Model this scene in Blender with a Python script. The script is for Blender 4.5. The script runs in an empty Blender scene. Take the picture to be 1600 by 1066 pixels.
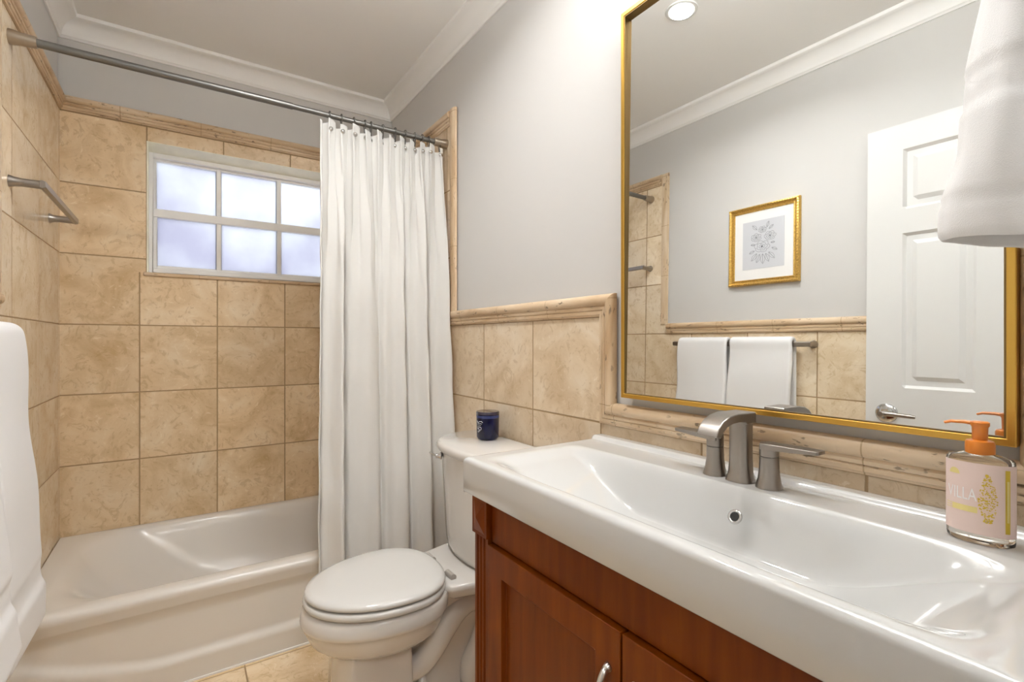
import bpy, bmesh, math, random
from mathutils import Vector, Matrix
random.seed(7)
S = bpy.context.scene
COL = S.collection
PI = math.pi
# ------------------------------------------------------------------ camera
H = 1.15                                     # eye height
YAW = 0.59121
cam_d = bpy.data.cameras.new('camera')
cam = bpy.data.objects.new('camera', cam_d); COL.objects.link(cam)
cam.location = (0, 0, H)
cam.rotation_euler = (PI/2, 0, -YAW)
cam_d.sensor_width = 36.0
cam_d.lens = 766.1*36/1600
cam_d.shift_y = 0.0005
cam_d.clip_start = 0.01
S.camera = cam
# ------------------------------------------------------------------ world: bright overcast day outside
W = bpy.data.worlds.new('world'); S.world = W; W.use_nodes = True
wn = W.node_tree.nodes
bg = wn['Background']
bg.inputs['Color'].default_value = (0.93, 0.965, 1.0, 1)
bg.inputs['Strength'].default_value = 1.75
S.view_settings.view_transform = 'Standard'
S.view_settings.look = 'None'
S.view_settings.gamma = 1
S.view_settings.use_curve_mapping = False
S.view_settings.exposure = 0.76
S.cycles.use_denoising = True
S.cycles.max_bounces = 14
S.cycles.diffuse_bounces = 8
S.cycles.glossy_bounces = 6
S.cycles.transmission_bounces = 8
S.cycles.sample_clamp_indirect = 8
DOWNLIGHT_W = 5.5
VANITY_W = 0.9
UP_FILL_W = 3.0                               # each of four upward lamps added to brighten the ceiling
HALL_FILL_W = 8.0
# room planes
XR, XL, YB, YF = 1.0047, -0.4286, 2.7627, 0.06
ZC = H + 1.364
CR = H + 1.2786                              # bottom of crown moulding
# ------------------------------------------------------------------ materials
def nt(name):
    m = bpy.data.materials.new(name); m.use_nodes = True
    return m, m.node_tree, m.node_tree.nodes['Principled BSDF']
def N(t, typ, **kw):
    n = t.nodes.new(typ)
    for k, v in kw.items():
        if k.startswith('i_'): n.inputs[int(k[2:])].default_value = v
        else: setattr(n, k, v)
    return n
def M(t, op, a, b=None, c=None):
    n = t.nodes.new('ShaderNodeMath'); n.operation = op
    for i, v in enumerate((a, b, c)):
        if v is None: continue
        if isinstance(v, (int, float)): n.inputs[i].default_value = v
        else: t.links.new(v, n.inputs[i])
    return n.outputs[0]
def mix(t, f, a, b):
    n = t.nodes.new('ShaderNodeMix'); n.data_type = 'RGBA'
    if isinstance(f, (int, float)): n.inputs[0].default_value = f
    else: t.links.new(f, n.inputs[0])
    for i, v in ((6, a), (7, b)):
        if isinstance(v, tuple): n.inputs[i].default_value = v + (1,)
        else: t.links.new(v, n.inputs[i])
    return n.outputs[2]
def ramp(t, f, stops):
    n = t.nodes.new('ShaderNodeValToRGB'); r = n.color_ramp
    while len(r.elements) < len(stops): r.elements.new(0.5)
    for e, (p, c) in zip(r.elements, stops):
        e.position = p; e.color = (c + (1,)) if isinstance(c, tuple) else (c, c, c, 1)
    t.links.new(f, n.inputs[0]); return n.outputs[0]
def bump(t, b, h, strength=0.3, dist=0.002):
    n = t.nodes.new('ShaderNodeBump'); n.inputs['Strength'].default_value = strength
    n.inputs['Distance'].default_value = dist
    t.links.new(h, n.inputs['Height']); t.links.new(n.outputs[0], b.inputs['Normal'])
def simple(name, col, rough=0.5, metal=0.0, coat=0.0, nscale=0, nstr=0.1, ndist=0.001, vary=0.0, spec=0.5):
    m, t, b = nt(name)
    b.inputs['Base Color'].default_value = col + (1,)
    b.inputs['Roughness'].default_value = rough
    b.inputs['Metallic'].default_value = metal
    b.inputs['Coat Weight'].default_value = coat
    b.inputs['Coat Roughness'].default_value = 0.05
    b.inputs['Specular IOR Level'].default_value = spec
    if nscale:
        tc = N(t, 'ShaderNodeTexCoord'); no = N(t, 'ShaderNodeTexNoise')
        no.inputs['Scale'].default_value = nscale; no.inputs['Detail'].default_value = 5
        t.links.new(tc.outputs['Object'], no.inputs['Vector'])
        if nstr: bump(t, b, no.outputs[0], nstr, ndist)
        if vary:
            c0 = tuple(x*(1-vary) for x in col); c1 = tuple(min(1, x*(1+vary)) for x in col)
            t.links.new(ramp(t, no.outputs[0], [(0.3, c0), (0.7, c1)]), b.inputs['Base Color'])
    return m
TRA = ((0.60, 0.42, 0.225), (0.765, 0.59, 0.38), (0.86, 0.735, 0.55))
def tile_mat(name, ua, va, u0, pu, v0, pv, pal=TRA, step=None, grout=(0.36, 0.245, 0.13), rough=0.34, gw=0.0058):
    """travertine tiles on a grid in room coordinates; ua/va = 0,1,2 for the X,Y,Z axis"""
    m, t, b = nt(name)
    tc = N(t, 'ShaderNodeTexCoord'); sp = N(t, 'ShaderNodeSeparateXYZ')
    t.links.new(tc.outputs['Object'], sp.inputs[0])
    u, v = sp.outputs[ua], sp.outputs[va]
    if step:                                            # courses above the sill start further along
        g = M(t, 'GREATER_THAN', v, step[0]); u = M(t, 'SUBTRACT', u, M(t, 'MULTIPLY', g, step[1]))
    uu = M(t, 'DIVIDE', M(t, 'SUBTRACT', u, u0), pu); vv = M(t, 'DIVIDE', M(t, 'SUBTRACT', v, v0), pv)
    def edge(x, p):
        return M(t, 'MULTIPLY', M(t, 'SUBTRACT', 0.5, M(t, 'ABSOLUTE', M(t, 'SUBTRACT', M(t, 'FRACT', x), 0.5))), p)
    wob = N(t, 'ShaderNodeTexNoise'); wob.inputs['Scale'].default_value = 60
    t.links.new(tc.outputs['Object'], wob.inputs['Vector'])
    d = M(t, 'MINIMUM', edge(uu, pu), edge(vv, pv))
    d = M(t, 'ADD', d, M(t, 'MULTIPLY', M(t, 'SUBTRACT', wob.outputs[0], 0.5), 0.0012))
    tile = ramp(t, M(t, 'DIVIDE', d, gw), [(0.30, 0.0), (0.62, 1.0)])   # 0 in grout, 1 on the tile
    cid = N(t, 'ShaderNodeCombineXYZ')
    t.links.new(M(t, 'FLOOR', uu), cid.inputs[0]); t.links.new(M(t, 'FLOOR', vv), cid.inputs[1])
    wh = N(t, 'ShaderNodeTexWhiteNoise'); t.links.new(cid.outputs[0], wh.inputs['Vector'])
    off = N(t, 'ShaderNodeVectorMath', operation='MULTIPLY_ADD')
    t.links.new(wh.outputs['Color'], off.inputs[0]); off.inputs[1].default_value = (9, 9, 9)
    t.links.new(tc.outputs['Object'], off.inputs[2])
    n1 = N(t, 'ShaderNodeTexNoise'); n1.inputs['Scale'].default_value = 5.5; n1.inputs['Detail'].default_value = 7
    n1.inputs['Roughness'].default_value = 0.62; n1.inputs['Distortion'].default_value = 0.9
    t.links.new(off.outputs[0], n1.inputs['Vector'])
    base = ramp(t, n1.outputs[0], [(0.30, pal[0]), (0.52, pal[1]), (0.75, pal[2])])
    n2 = N(t, 'ShaderNodeTexNoise'); n2.inputs['Scale'].default_value = 17; n2.inputs['Detail'].default_value = 8
    n2.inputs['Distortion'].default_value = 2.2; n2.inputs['Roughness'].default_value = 0.7
    t.links.new(off.outputs[0], n2.inputs['Vector'])
    vein = ramp(t, n2.outputs[0], [(0.40, 1.0), (0.455, 0.0)])
    base = mix(t, M(t, 'MULTIPLY', vein, 0.42), base, (pal[0][0]*.80, pal[0][1]*.74, pal[0][2]*.64))
    lite = ramp(t, n2.outputs[0], [(0.60, 0.0), (0.68, 1.0)])
    base = mix(t, M(t, 'MULTIPLY', lite, 0.60), base, (pal[2][0]*1.08, pal[2][1]*1.1, pal[2][2]*1.14))
    br = M(t, 'ADD', 0.93, M(t, 'MULTIPLY', wh.outputs['Value'], 0.14))
    sc = N(t, 'ShaderNodeVectorMath', operation='SCALE'); t.links.new(base, sc.inputs[0]); t.links.new(br, sc.inputs['Scale'])
    col = mix(t, tile, grout, sc.outputs[0])
    t.links.new(col, b.inputs['Base Color'])
    t.links.new(ramp(t, tile, [(0, 0.85), (1, rough)]), b.inputs['Roughness'])
    hh = M(t, 'ADD', tile, M(t, 'MULTIPLY', n2.outputs[0], 0.12))
    bump(t, b, hh, 0.55, 0.0016)
    return m
M_tile_back = tile_mat('travertine_tile_back', 0, 2, -0.1617, 0.30, H+0.0731, 0.30, step=(H+0.312, 0.026))
M_tile_left = tile_mat('travertine_tile_left', 1, 2, 1.075, 0.332, H+0.0731, 0.30, pal=((0.66,0.51,0.33),(0.79,0.66,0.48),(0.86,0.76,0.61)), rough=0.22)  # paler palette: the window's reflection on this wall is put into the colour
M_tile_right = tile_mat('travertine_tile_right', 1, 2, 1.0348, 0.332, H-0.2346, 0.3068, pal=((0.58,0.43,0.265),(0.71,0.575,0.41),(0.79,0.69,0.555)))
M_floor = tile_mat('travertine_floor', 0, 1, 0.182, 0.305, 1.66, 0.305, rough=0.25)
def trav_mat(name, along):
    """travertine moulding with streaks and open pits running along it, and joints between lengths"""
    m, t, b = nt(name)
    tc = N(t, 'ShaderNodeTexCoord'); mp = N(t, 'ShaderNodeMapping')
    sc = [9, 9, 9]; sc[along] = 1.6
    mp.inputs['Scale'].default_value = sc
    t.links.new(tc.outputs['Object'], mp.inputs[0])
    n1 = N(t, 'ShaderNodeTexNoise'); n1.inputs['Scale'].default_value = 2.2; n1.inputs['Detail'].default_value = 8
    n1.inputs['Distortion'].default_value = 0.7
    t.links.new(mp.outputs[0], n1.inputs['Vector'])
    base = ramp(t, n1.outputs[0], [(0.30, (0.48, 0.325, 0.185)), (0.5, (0.63, 0.475, 0.31)), (0.72, (0.735, 0.60, 0.44))])
    mp2 = N(t, 'ShaderNodeMapping'); sc2 = [1, 1, 1]; sc2[along] = 0.38; mp2.inputs['Scale'].default_value = sc2
    t.links.new(tc.outputs['Object'], mp2.inputs[0])
    n2 = N(t, 'ShaderNodeTexNoise'); n2.inputs['Scale'].default_value = 95; n2.inputs['Detail'].default_value = 3
    t.links.new(mp2.outputs[0], n2.inputs['Vector'])
    n3 = N(t, 'ShaderNodeTexNoise'); n3.inputs['Scale'].default_value = 7; t.links.new(tc.outputs['Object'], n3.inputs['Vector'])
    pit = M(t, 'MULTIPLY', ramp(t, n2.outputs[0], [(0.615, 0.0), (0.67, 1.0)]), ramp(t, n3.outputs[0], [(0.44, 0.0), (0.54, 1.0)]))
    col = mix(t, M(t, 'MULTIPLY', pit, 0.65), base, (0.10, 0.06, 0.03))
    sp = N(t, 'ShaderNodeSeparateXYZ'); t.links.new(tc.outputs['Object'], sp.inputs[0])
    j = M(t, 'FRACT', M(t, 'DIVIDE', M(t, 'SUBTRACT', sp.outputs[along], 0.07), 0.30))
    jm = M(t, 'LESS_THAN', j, 0.009)
    col = mix(t, M(t, 'MULTIPLY', jm, 0.75), col, (0.36, 0.24, 0.12))
    t.links.new(col, b.inputs['Base Color'])
    b.inputs['Roughness'].default_value = 0.42
    bump(t, b, M(t, 'SUBTRACT', M(t, 'MULTIPLY', n1.outputs[0], 0.4), M(t, 'ADD', pit, jm)), 0.6, 0.0018)
    return m
M_trav = [trav_mat('travertine_moulding_x', 0), trav_mat('travertine_moulding_y', 1), trav_mat('travertine_moulding_z', 2)]
M_paint = simple('wall_paint_grey', (0.60, 0.592, 0.58), 0.6, nscale=240, nstr=0.06, ndist=0.0006)
M_ceil = simple('ceiling_paint', (0.87, 0.87, 0.86), 0.7, nscale=180, nstr=0.05, ndist=0.0006)
M_white = simple('white_gloss_paint', (0.70, 0.70, 0.69), 0.35)
M_vinyl = simple('white_window_vinyl', (0.88, 0.88, 0.87), 0.35)
M_hinge = simple('grey_hinge_plastic', (0.40, 0.37, 0.33), 0.35)
M_porc = simple('toilet_porcelain', (0.65, 0.625, 0.59), 0.10, coat=0.5)
M_sink = simple('sink_ceramic', (0.575, 0.575, 0.565), 0.09, coat=0.6)
M_seat = simple('toilet_seat_plastic', (0.60, 0.59, 0.565), 0.16, coat=0.2)
M_tub = simple('tub_enamel', (0.68, 0.645, 0.595), 0.24, coat=0.12)
M_nickel = simple('brushed_nickel', (0.35, 0.32, 0.29), 0.30, 1.0, nscale=90, nstr=0.03, ndist=0.0005)
M_rod = simple('rod_steel', (0.21, 0.205, 0.195), 0.42, 1.0)
M_chrome = simple('chrome', (0.62, 0.61, 0.60), 0.10, 1.0)
M_pull = simple('satin_pull_metal', (0.74, 0.71, 0.67), 0.28, 1.0)
M_black = simple('dark_hole', (0.012, 0.012, 0.012), 0.5)
M_gold = simple('satin_gold_frame', (0.66, 0.40, 0.085), 0.34, 1.0)
M_golddk = simple('dark_inner_frame', (0.22, 0.14, 0.05), 0.4, 0.8)
M_goldleaf = simple('antique_gold_leaf', (0.62, 0.40, 0.11), 0.36, 0.85, nscale=140, nstr=0.5, ndist=0.002, vary=0.25)
M_mirror = simple('mirror_silver', (0.90, 0.915, 0.905), 0.0, 1.0)
M_mat = simple('picture_mat_board', (0.80, 0.80, 0.80), 0.7)
M_print = simple('print_paper', (0.585, 0.60, 0.64), 0.7)
M_ink = simple('print_ink_grey', (0.20, 0.205, 0.23), 0.8)
M_orange = simple('orange_plastic', (0.66, 0.20, 0.018), 0.28, coat=0.2)
M_foil = simple('gold_foil', (0.66, 0.47, 0.05), 0.4, 0.35)
M_foil_lt = simple('pale_gold_print', (0.74, 0.62, 0.24), 0.5, 0.1)
M_lettering = simple('white_print', (0.86, 0.84, 0.83), 0.5)
M_label = simple('pink_label_paper', (0.76, 0.60, 0.545), 0.5)
M_wax = simple('dark_candle_wax', (0.03, 0.035, 0.11), 0.5)
M_silver_ink = simple('silver_print', (0.62, 0.62, 0.66), 0.4, 0.2)
M_caulk = simple('white_caulk', (0.78, 0.76, 0.72), 0.5)
def glass_mat(name, col, rough=0.0, ior=1.45):
    m, t, b = nt(name)
    b.inputs['Base Color'].default_value = col + (1,)
    b.inputs['Roughness'].default_value = rough; b.inputs['IOR'].default_value = ior
    b.inputs['Transmission Weight'].default_value = 1.0
    return m
M_clear = glass_mat('clear_soap_glass', (0.93, 0.90, 0.83))
M_lidplastic = glass_mat('dark_clear_lid', (0.30, 0.27, 0.33), 0.03)
M_blueglass = simple('cobalt_glass', (0.003, 0.004, 0.032), 0.10, coat=0.0, spec=0.45)
def frosted():
    m, t, b = nt('frosted_window_glass')
    out = t.nodes['Material Output']
    tc = N(t, 'ShaderNodeTexCoord'); no = N(t, 'ShaderNodeTexNoise'); no.inputs['Scale'].default_value = 2.2
    no.inputs['Detail'].default_value = 5; t.links.new(tc.outputs['Object'], no.inputs['Vector'])
    c = ramp(t, no.outputs[0], [(0.36, (0.50, 0.50, 0.57)), (0.58, (0.65, 0.665, 0.695))])
    tr = N(t, 'ShaderNodeBsdfTranslucent'); t.links.new(c, tr.inputs[0])
    gl = N(t, 'ShaderNodeBsdfGlossy'); gl.inputs['Roughness'].default_value = 0.25
    mx = N(t, 'ShaderNodeMixShader'); mx.inputs[0].default_value = 0.05
    t.links.new(tr.outputs[0], mx.inputs[1]); t.links.new(gl.outputs[0], mx.inputs[2])
    t.links.new(mx.outputs[0], out.inputs[0])
    return m
M_frost = frosted()
def cloth(name, col, trans=0.0, scale=260, strength=0.35, dist=0.0015):
    m, t, b = nt(name)
    out = t.nodes['Material Output']
    b.inputs['Base Color'].default_value = col + (1,); b.inputs['Roughness'].default_value = 0.9
    b.inputs['Specular IOR Level'].default_value = 0.15
    b.inputs['Sheen Weight'].default_value = 0.15
    tc = N(t, 'ShaderNodeTexCoord'); no = N(t, 'ShaderNodeTexNoise'); no.inputs['Scale'].default_value = scale
    no.inputs['Detail'].default_value = 3; t.links.new(tc.outputs['Object'], no.inputs['Vector'])
    bump(t, b, no.outputs[0], strength, dist)
    if trans:
        tr = N(t, 'ShaderNodeBsdfTranslucent'); tr.inputs[0].default_value = (0.95, 0.92, 0.84, 1)
        mx = N(t, 'ShaderNodeMixShader'); mx.inputs[0].default_value = trans
        t.links.new(b.outputs[0], mx.inputs[1]); t.links.new(tr.outputs[0], mx.inputs[2])
        t.links.new(mx.outputs[0], out.inputs[0])
    return m
M_curtain = cloth('curtain_cotton', (0.79, 0.785, 0.77), 0.22, 150, 0.12, 0.0008)
M_towel = cloth('white_terry', (0.77, 0.77, 0.775), 0.0, 800, 0.45, 0.0012)
def wood():
    m, t, b = nt('cherry_stained_wood')
    tc = N(t, 'ShaderNodeTexCoord'); mp = N(t, 'ShaderNodeMapping'); mp.inputs['Scale'].default_value = (14, 14, 1.3)
    t.links.new(tc.outputs['Object'], mp.inputs[0])
    n1 = N(t, 'ShaderNodeTexNoise'); n1.inputs['Scale'].default_value = 3; n1.inputs['Detail'].default_value = 7
    n1.inputs['Distortion'].default_value = 0.4; t.links.new(mp.outputs[0], n1.inputs['Vector'])
    n2 = N(t, 'ShaderNodeTexNoise'); n2.inputs['Scale'].default_value = 5; t.links.new(tc.outputs['Object'], n2.inputs['Vector'])
    f = M(t, 'ADD', M(t, 'MULTIPLY', n1.outputs[0], 0.6), M(t, 'MULTIPLY', n2.outputs[0], 0.4))
    t.links.new(ramp(t, f, [(0.3, (0.115, 0.019, 0.0008)), (0.52, (0.17, 0.034, 0.001)), (0.72, (0.225, 0.052, 0.001))]), b.inputs['Base Color'])
    b.inputs['Roughness'].default_value = 0.40; b.inputs['Specular IOR Level'].default_value = 0.2; b.inputs['Coat Weight'].default_value = 0.03; b.inputs['Coat Roughness'].default_value = 0.15
    bump(t, b, n1.outputs[0], 0.05, 0.0006)
    return m
M_wood = wood()
def emit(name, col, st):
    m, t, b = nt(name)
    b.inputs['Base Color'].default_value = (0, 0, 0, 1)
    b.inputs['Emission Color'].default_value = col + (1,); b.inputs['Emission Strength'].default_value = st
    return m
M_lamp = emit('lamp_lens', (1.0, 0.97, 0.92), 6.0)
# ------------------------------------------------------------------ mesh helpers
ORG = {}
class MB:
    def __init__(s): s.v = []; s.f = []; s.m = []
    def add(s, vs, fs, mi=0):
        o = len(s.v); s.v += [tuple(p) for p in vs]; s.f += [tuple(i+o for i in f) for f in fs]; s.m += [mi]*len(fs)
        return s
    def box(s, a, b, mi=0):
        x0, x1 = sorted((a[0], b[0])); y0, y1 = sorted((a[1], b[1])); z0, z1 = sorted((a[2], b[2]))
        return s.add([(x0,y0,z0),(x1,y0,z0),(x1,y1,z0),(x0,y1,z0),(x0,y0,z1),(x1,y0,z1),(x1,y1,z1),(x0,y1,z1)],
                     [(0,3,2,1),(4,5,6,7),(0,1,5,4),(1,2,6,5),(2,3,7,6),(3,0,4,7)], mi)
    def loft(s, loops, cap0=True, cap1=True, closed=True, mi=0):
        n = len(loops[0]); vs = [p for l in loops for p in l]; fs = []
        for i in range(len(loops)-1):
            for j in range(n if closed else n-1):
                k = (j+1) % n
                fs.append((i*n+j, i*n+k, (i+1)*n+k, (i+1)*n+j))
        if cap0: fs.append(tuple(reversed(range(n))))
        if cap1: fs.append(tuple((len(loops)-1)*n+j for j in range(n)))
        return s.add(vs, fs, mi)
    def grid(s, fn, us, vs, mi=0):
        nu, nv = len(us), len(vs)
        return s.add([fn(u, v) for u in us for v in vs],
                     [(i*nv+j, (i+1)*nv+j, (i+1)*nv+j+1, i*nv+j+1) for i in range(nu-1) for j in range(nv-1)], mi)
    def tube(s, pts, r, n=12, cap=True, flat=1.0, mi=0):
        pts = [Vector(p) for p in pts]; rs = r if isinstance(r, (list, tuple)) else [r]*len(pts)
        loops = []; up = None
        for i, p in enumerate(pts):
            d = (pts[min(i+1, len(pts)-1)] - pts[max(i-1, 0)]).normalized()
            if up is None:
                up = Vector((0,0,1)) if abs(d.z) < 0.9 else Vector((1,0,0))
            a = d.cross(up).normalized(); up = a.cross(d).normalized()
            loops.append([p + (a*math.cos(2*PI*k/n) + up*(flat*math.sin(2*PI*k/n)))*rs[i] for k in range(n)])
        return s.loft(loops, cap, cap, mi=mi)
    def ring(s, c, axis, R, r, n=24, k=8, mi=0):
        c = Vector(c); axis = Vector(axis).normalized()
        a = axis.orthogonal().normalized(); b = axis.cross(a)
        loops = []
        for i in range(n):
            t = 2*PI*i/n; d = a*math.cos(t) + b*math.sin(t)
            loops.append([c + d*(R + r*math.cos(2*PI*j/k)) + axis*(r*math.sin(2*PI*j/k)) for j in range(k)])
        loops.append(loops[0])
        return s.loft(loops, False, False, mi=mi)
    def lathe(s, c, axis, prof, n=28, mi=0, sx=1.0):
        """prof: (distance along axis, radius)"""
        c = Vector(c); axis = Vector(axis).normalized()
        a = axis.orthogonal().normalized(); b = axis.cross(a)
        loops = [[c + axis*h + (a*math.cos(2*PI*k/n)*sx + b*math.sin(2*PI*k/n))*max(r, 1e-5) for k in range(n)] for h, r in prof]
        return s.loft(loops, True, True, mi=mi)
    def prism(s, poly, fn, d0, d1, mi=0):
        """poly: 2-D outline, fn(u, v, d) -> point"""
        n = len(poly)
        vs = [fn(u, v, d0) for u, v in poly] + [fn(u, v, d1) for u, v in poly]
        return s.add(vs, [tuple(range(n)), tuple(reversed(range(n, 2*n)))] + [(j, n+j, n+(j+1) % n, (j+1) % n) for j in range(n)], mi)
    def build(s, name, mats, parent=None, smooth=0.0, bevel=0.0, seg=2, subsurf=0, loc=None):
        if not isinstance(mats, (list, tuple)): mats = [mats]
        o0 = Vector(ORG[parent.name]) if parent else Vector(loc or (0, 0, 0))
        me = bpy.data.meshes.new(name)
        me.from_pydata([tuple(Vector(p) - o0) for p in s.v], [], s.f)
        bm = bmesh.new(); bm.from_mesh(me)
        for fc, mi in zip(bm.faces, s.m): fc.material_index = mi
        bmesh.ops.remove_doubles(bm, verts=bm.verts, dist=1e-6)
        bmesh.ops.recalc_face_normals(bm, faces=bm.faces)
        bm.to_mesh(me); bm.free()
        for m in mats: me.materials.append(m)
        o = bpy.data.objects.new(name, me); COL.objects.link(o)
        if parent: o.parent = parent
        else: o.location = o0
        ORG[o.name] = tuple(o0)
        if smooth:
            for p in me.polygons: p.use_smooth = True
            if smooth < 3: me.set_sharp_from_angle(angle=smooth)
        if bevel:
            md = o.modifiers.new('bevel', 'BEVEL'); md.width = bevel; md.segments = seg; md.limit_method = 'ANGLE'
            md.angle_limit = math.radians(40)
            for p in me.polygons: p.use_smooth = True
            me.set_sharp_from_angle(angle=math.radians(40)) if not smooth else None
            md.harden_normals = False
        if subsurf:
            md = o.modifiers.new('sub', 'SUBSURF'); md.levels = subsurf; md.render_levels = subsurf
            for p in me.polygons: p.use_smooth = True
        return o
def thing(name, label, cat, loc, group=None):
    o = bpy.data.objects.new(name, None); COL.objects.link(o); o.location = loc
    o.empty_display_size = 0.05
    ORG[o.name] = tuple(loc)
    return tag(o, label, cat, group)
def tag(o, label, cat, group=None):
    o['label'] = label; o['category'] = cat
    if group: o['group'] = group
    return o
def struct(o, label=None, cat=None):
    o['kind'] = 'structure'
    if label: o['label'] = label
    if cat: o['category'] = cat
    return o
def dup(root, loc, label):
    r = root.copy(); COL.objects.link(r); r.location = loc; r['label'] = label
    for ch in list(root.children):
        c = ch.copy(); COL.objects.link(c); c.parent = r
        for g in list(ch.children):
            d = g.copy(); COL.objects.link(d); d.parent = c
    return r
def ss(a, b, x):
    t = min(1, max(0, (x-a)/(b-a))); return t*t*(3-2*t)
def lin(a, b, n): return [a+(b-a)*i/(n-1) for i in range(n)]
def lerp(a, b, t): return a+(b-a)*t
def rrect(x0, x1, y0, y1, r, n=8):
    """rounded rectangle outline, 4*(n+1) points"""
    out = []
    for cx, cy, a in ((x1-r, y1-r, 0), (x0+r, y1-r, PI/2), (x0+r, y0+r, PI), (x1-r, y0+r, 1.5*PI)):
        for i in range(n+1):
            t = a + PI/2*i/n; out.append((cx+r*math.cos(t), cy+r*math.sin(t)))
    return out
def hsh(*a):
    x = math.sin(sum(v*k for v, k in zip(a, (12.9898, 78.233, 37.719))))*43758.5453
    return x - math.floor(x)
SM = math.radians(40)
# ------------------------------------------------------------------ room shell
b = MB()
b.box((XL-0.15, -0.06, -0.08), (XR+0.15, YB+0.15, 0)); b.box((-1.0, -1.3, -0.08), (1.4, -0.06, 0)); struct(b.build('floor', M_floor))
b = MB(); b.box((XL-0.15, -0.06, ZC), (XR+0.15, YB+0.15, ZC+0.08)); b.box((-1.0, -1.3, ZC), (1.4, -0.06, ZC+0.08)); struct(b.build('ceiling', M_ceil))
WX0, WX1, WZ0, WZ1 = -0.136, 0.722, H+0.300, H+0.908           # window opening
TT = H+1.032                                                   # top of the shower tiling
P = 0.006                                                      # painted plaster sits this much behind the tile face
def wall_back():
    b = MB()
    y1 = YB+0.15
    b.box((XL-0.15, YB, 0), (WX0, y1, TT), 0); b.box((WX1, YB, 0), (XR+0.15, y1, TT), 0)
    b.box((WX0, YB, 0), (WX1, y1, WZ0), 0); b.box((WX0, YB, WZ1), (WX1, y1, TT), 0)
    b.box((XL-0.15, YB+P, TT), (XR+0.15, y1, ZC), 1)
    struct(b.build('wall_back', [M_tile_back, M_paint]))
wall_back()
RAILT, RAILB = H+0.135, H+0.072
SHL = 1.915
SHY = 1.945                                                    # shower tiling starts here
def wall_right():
    b = MB(); x1 = XR+0.15
    b.box((XR, SHY, 0), (x1, YB, TT), 0)
    b.box((XR, 1.0, 0), (x1, SHY, RAILT-0.01), 0)
    b.box((XR+P, 1.0, RAILT-0.01), (x1, SHY, ZC), 1)
    b.box((XR+P, SHY, TT), (x1, YB, ZC), 1)
    b.box((XR, -0.06, 0), (x1, 1.0, H-0.20), 0)
    b.box((XR+P, 0.15, H-0.20), (x1, 1.0, ZC), 1)
    b.box((XR, -0.06, H-0.20), (x1, 0.15, RAILT-0.01), 0)
    b.box((XR+P, -0.06, RAILT-0.01), (x1, 0.15, ZC), 1)
    struct(b.build('wall_right', [M_tile_right, M_paint]))
wall_right()
def wall_left():
    b = MB(); x0 = XL-0.15
    b.box((x0, SHL, 0), (XL, YB, TT), 0); b.box((x0, SHL, TT), (XL-P, YB, ZC), 1)
    b.box((x0, -0.06, 0), (XL, SHL, RAILT-0.01), 0); b.box((x0, -0.06, RAILT-0.01), (XL-P, SHL, ZC), 1)
    struct(b.build('wall_left', [M_tile_left, M_paint]))
wall_left()
DX0, DX1, DZ = -0.375, 0.445, 2.05                              # doorway the photographer stands in
b = MB()
b.box((XL, -0.06, 0), (DX0, YF, ZC)); b.box((DX1, -0.06, 0), (XR, YF, ZC)); b.box((DX0, -0.06, DZ), (DX1, YF, ZC))
b.box((-1.0, -0.06, 0), (XL, YF-0.02, ZC)); b.box((XR, -0.06, 0), (1.4, YF-0.02, ZC))
struct(b.build('wall_front', M_paint))
b = MB(); b.box((-1.0, -1.4, 0), (1.4, -1.3, ZC)); b.box((-1.1, -1.4, 0), (-1.0, -0.06, ZC)); b.box((1.4, -1.4, 0), (1.5, -0.06, ZC)); struct(b.build('wall_hallway_unseen', M_paint))  # unseen hallway walls, added to keep world light out of the doorway
# crown moulding (four walls) : cove profile (out from wall, up)
CP = [(0, 0), (0.006, 0), (0.008, 0.006), (0.013, 0.010)] + [(0.013+0.05*(1-math.cos(t)), 0.010+0.058*math.sin(t)) for t in lin(0.0, PI/2*0.98, 9)] + [(0.068, 0.072), (0.070, 0.0854), (0, 0.0854)]
def trim(name, poly, fn, d0, d1, m):
    return struct(MB().prism(poly, fn, d0, d1).build(name, m, smooth=math.radians(35)))
trim('trim_1', CP, lambda u, v, d: (d, YB+P-u, CR+v), XL-P, XR+P, M_ceil)
trim('trim_2', CP, lambda u, v, d: (XR+P-u, d, CR+v), YF, YB+P, M_ceil)
trim('trim_3', CP, lambda u, v, d: (XL-P+u, d, CR+v), YF, YB+P, M_ceil)
trim('trim_4', CP, lambda u, v, d: (d, YF+u, CR+v), XL-P, XR+P, M_ceil)
# travertine chair-rail profile (out, up) height 0.063
def rail_prof(h):
    p = [(0, 0), (0.006, 0), (0.007, 0.004), (0.011, 0.006), (0.012, 0.014), (0.009, 0.017), (0.013, 0.019), (0.0145, 0.026), (0.011, 0.030)]
    p += [(0.011+0.011*math.sin(t), 0.031+(h-0.032)*0.5*(1-math.cos(t))) for t in lin(0, PI*0.92, 9)]
    return p + [(0.008, h), (0, h)]
RP = rail_prof(0.063)
BACKRP = rail_prof(0.060)
MY0 = 1.035                                                    # outer edge of the upright trim left of the mirror
def mit(dy):                                                   # helper for mitred prisms: shift the ends with v
    return dy
def mitred(name, poly, fn, d0, d1, k0, k1, m):
    n = len(poly)
    vs = [fn(u, v, d0+k0*v) for u, v in poly] + [fn(u, v, d1+k1*v) for u, v in poly]
    b = MB().add(vs, [tuple(range(n)), tuple(reversed(range(n, 2*n)))] + [(j, n+j, n+(j+1) % n, (j+1) % n) for j in range(n)])
    return struct(b.build(name, m, smooth=math.radians(35)))
X_R = XR
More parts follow.
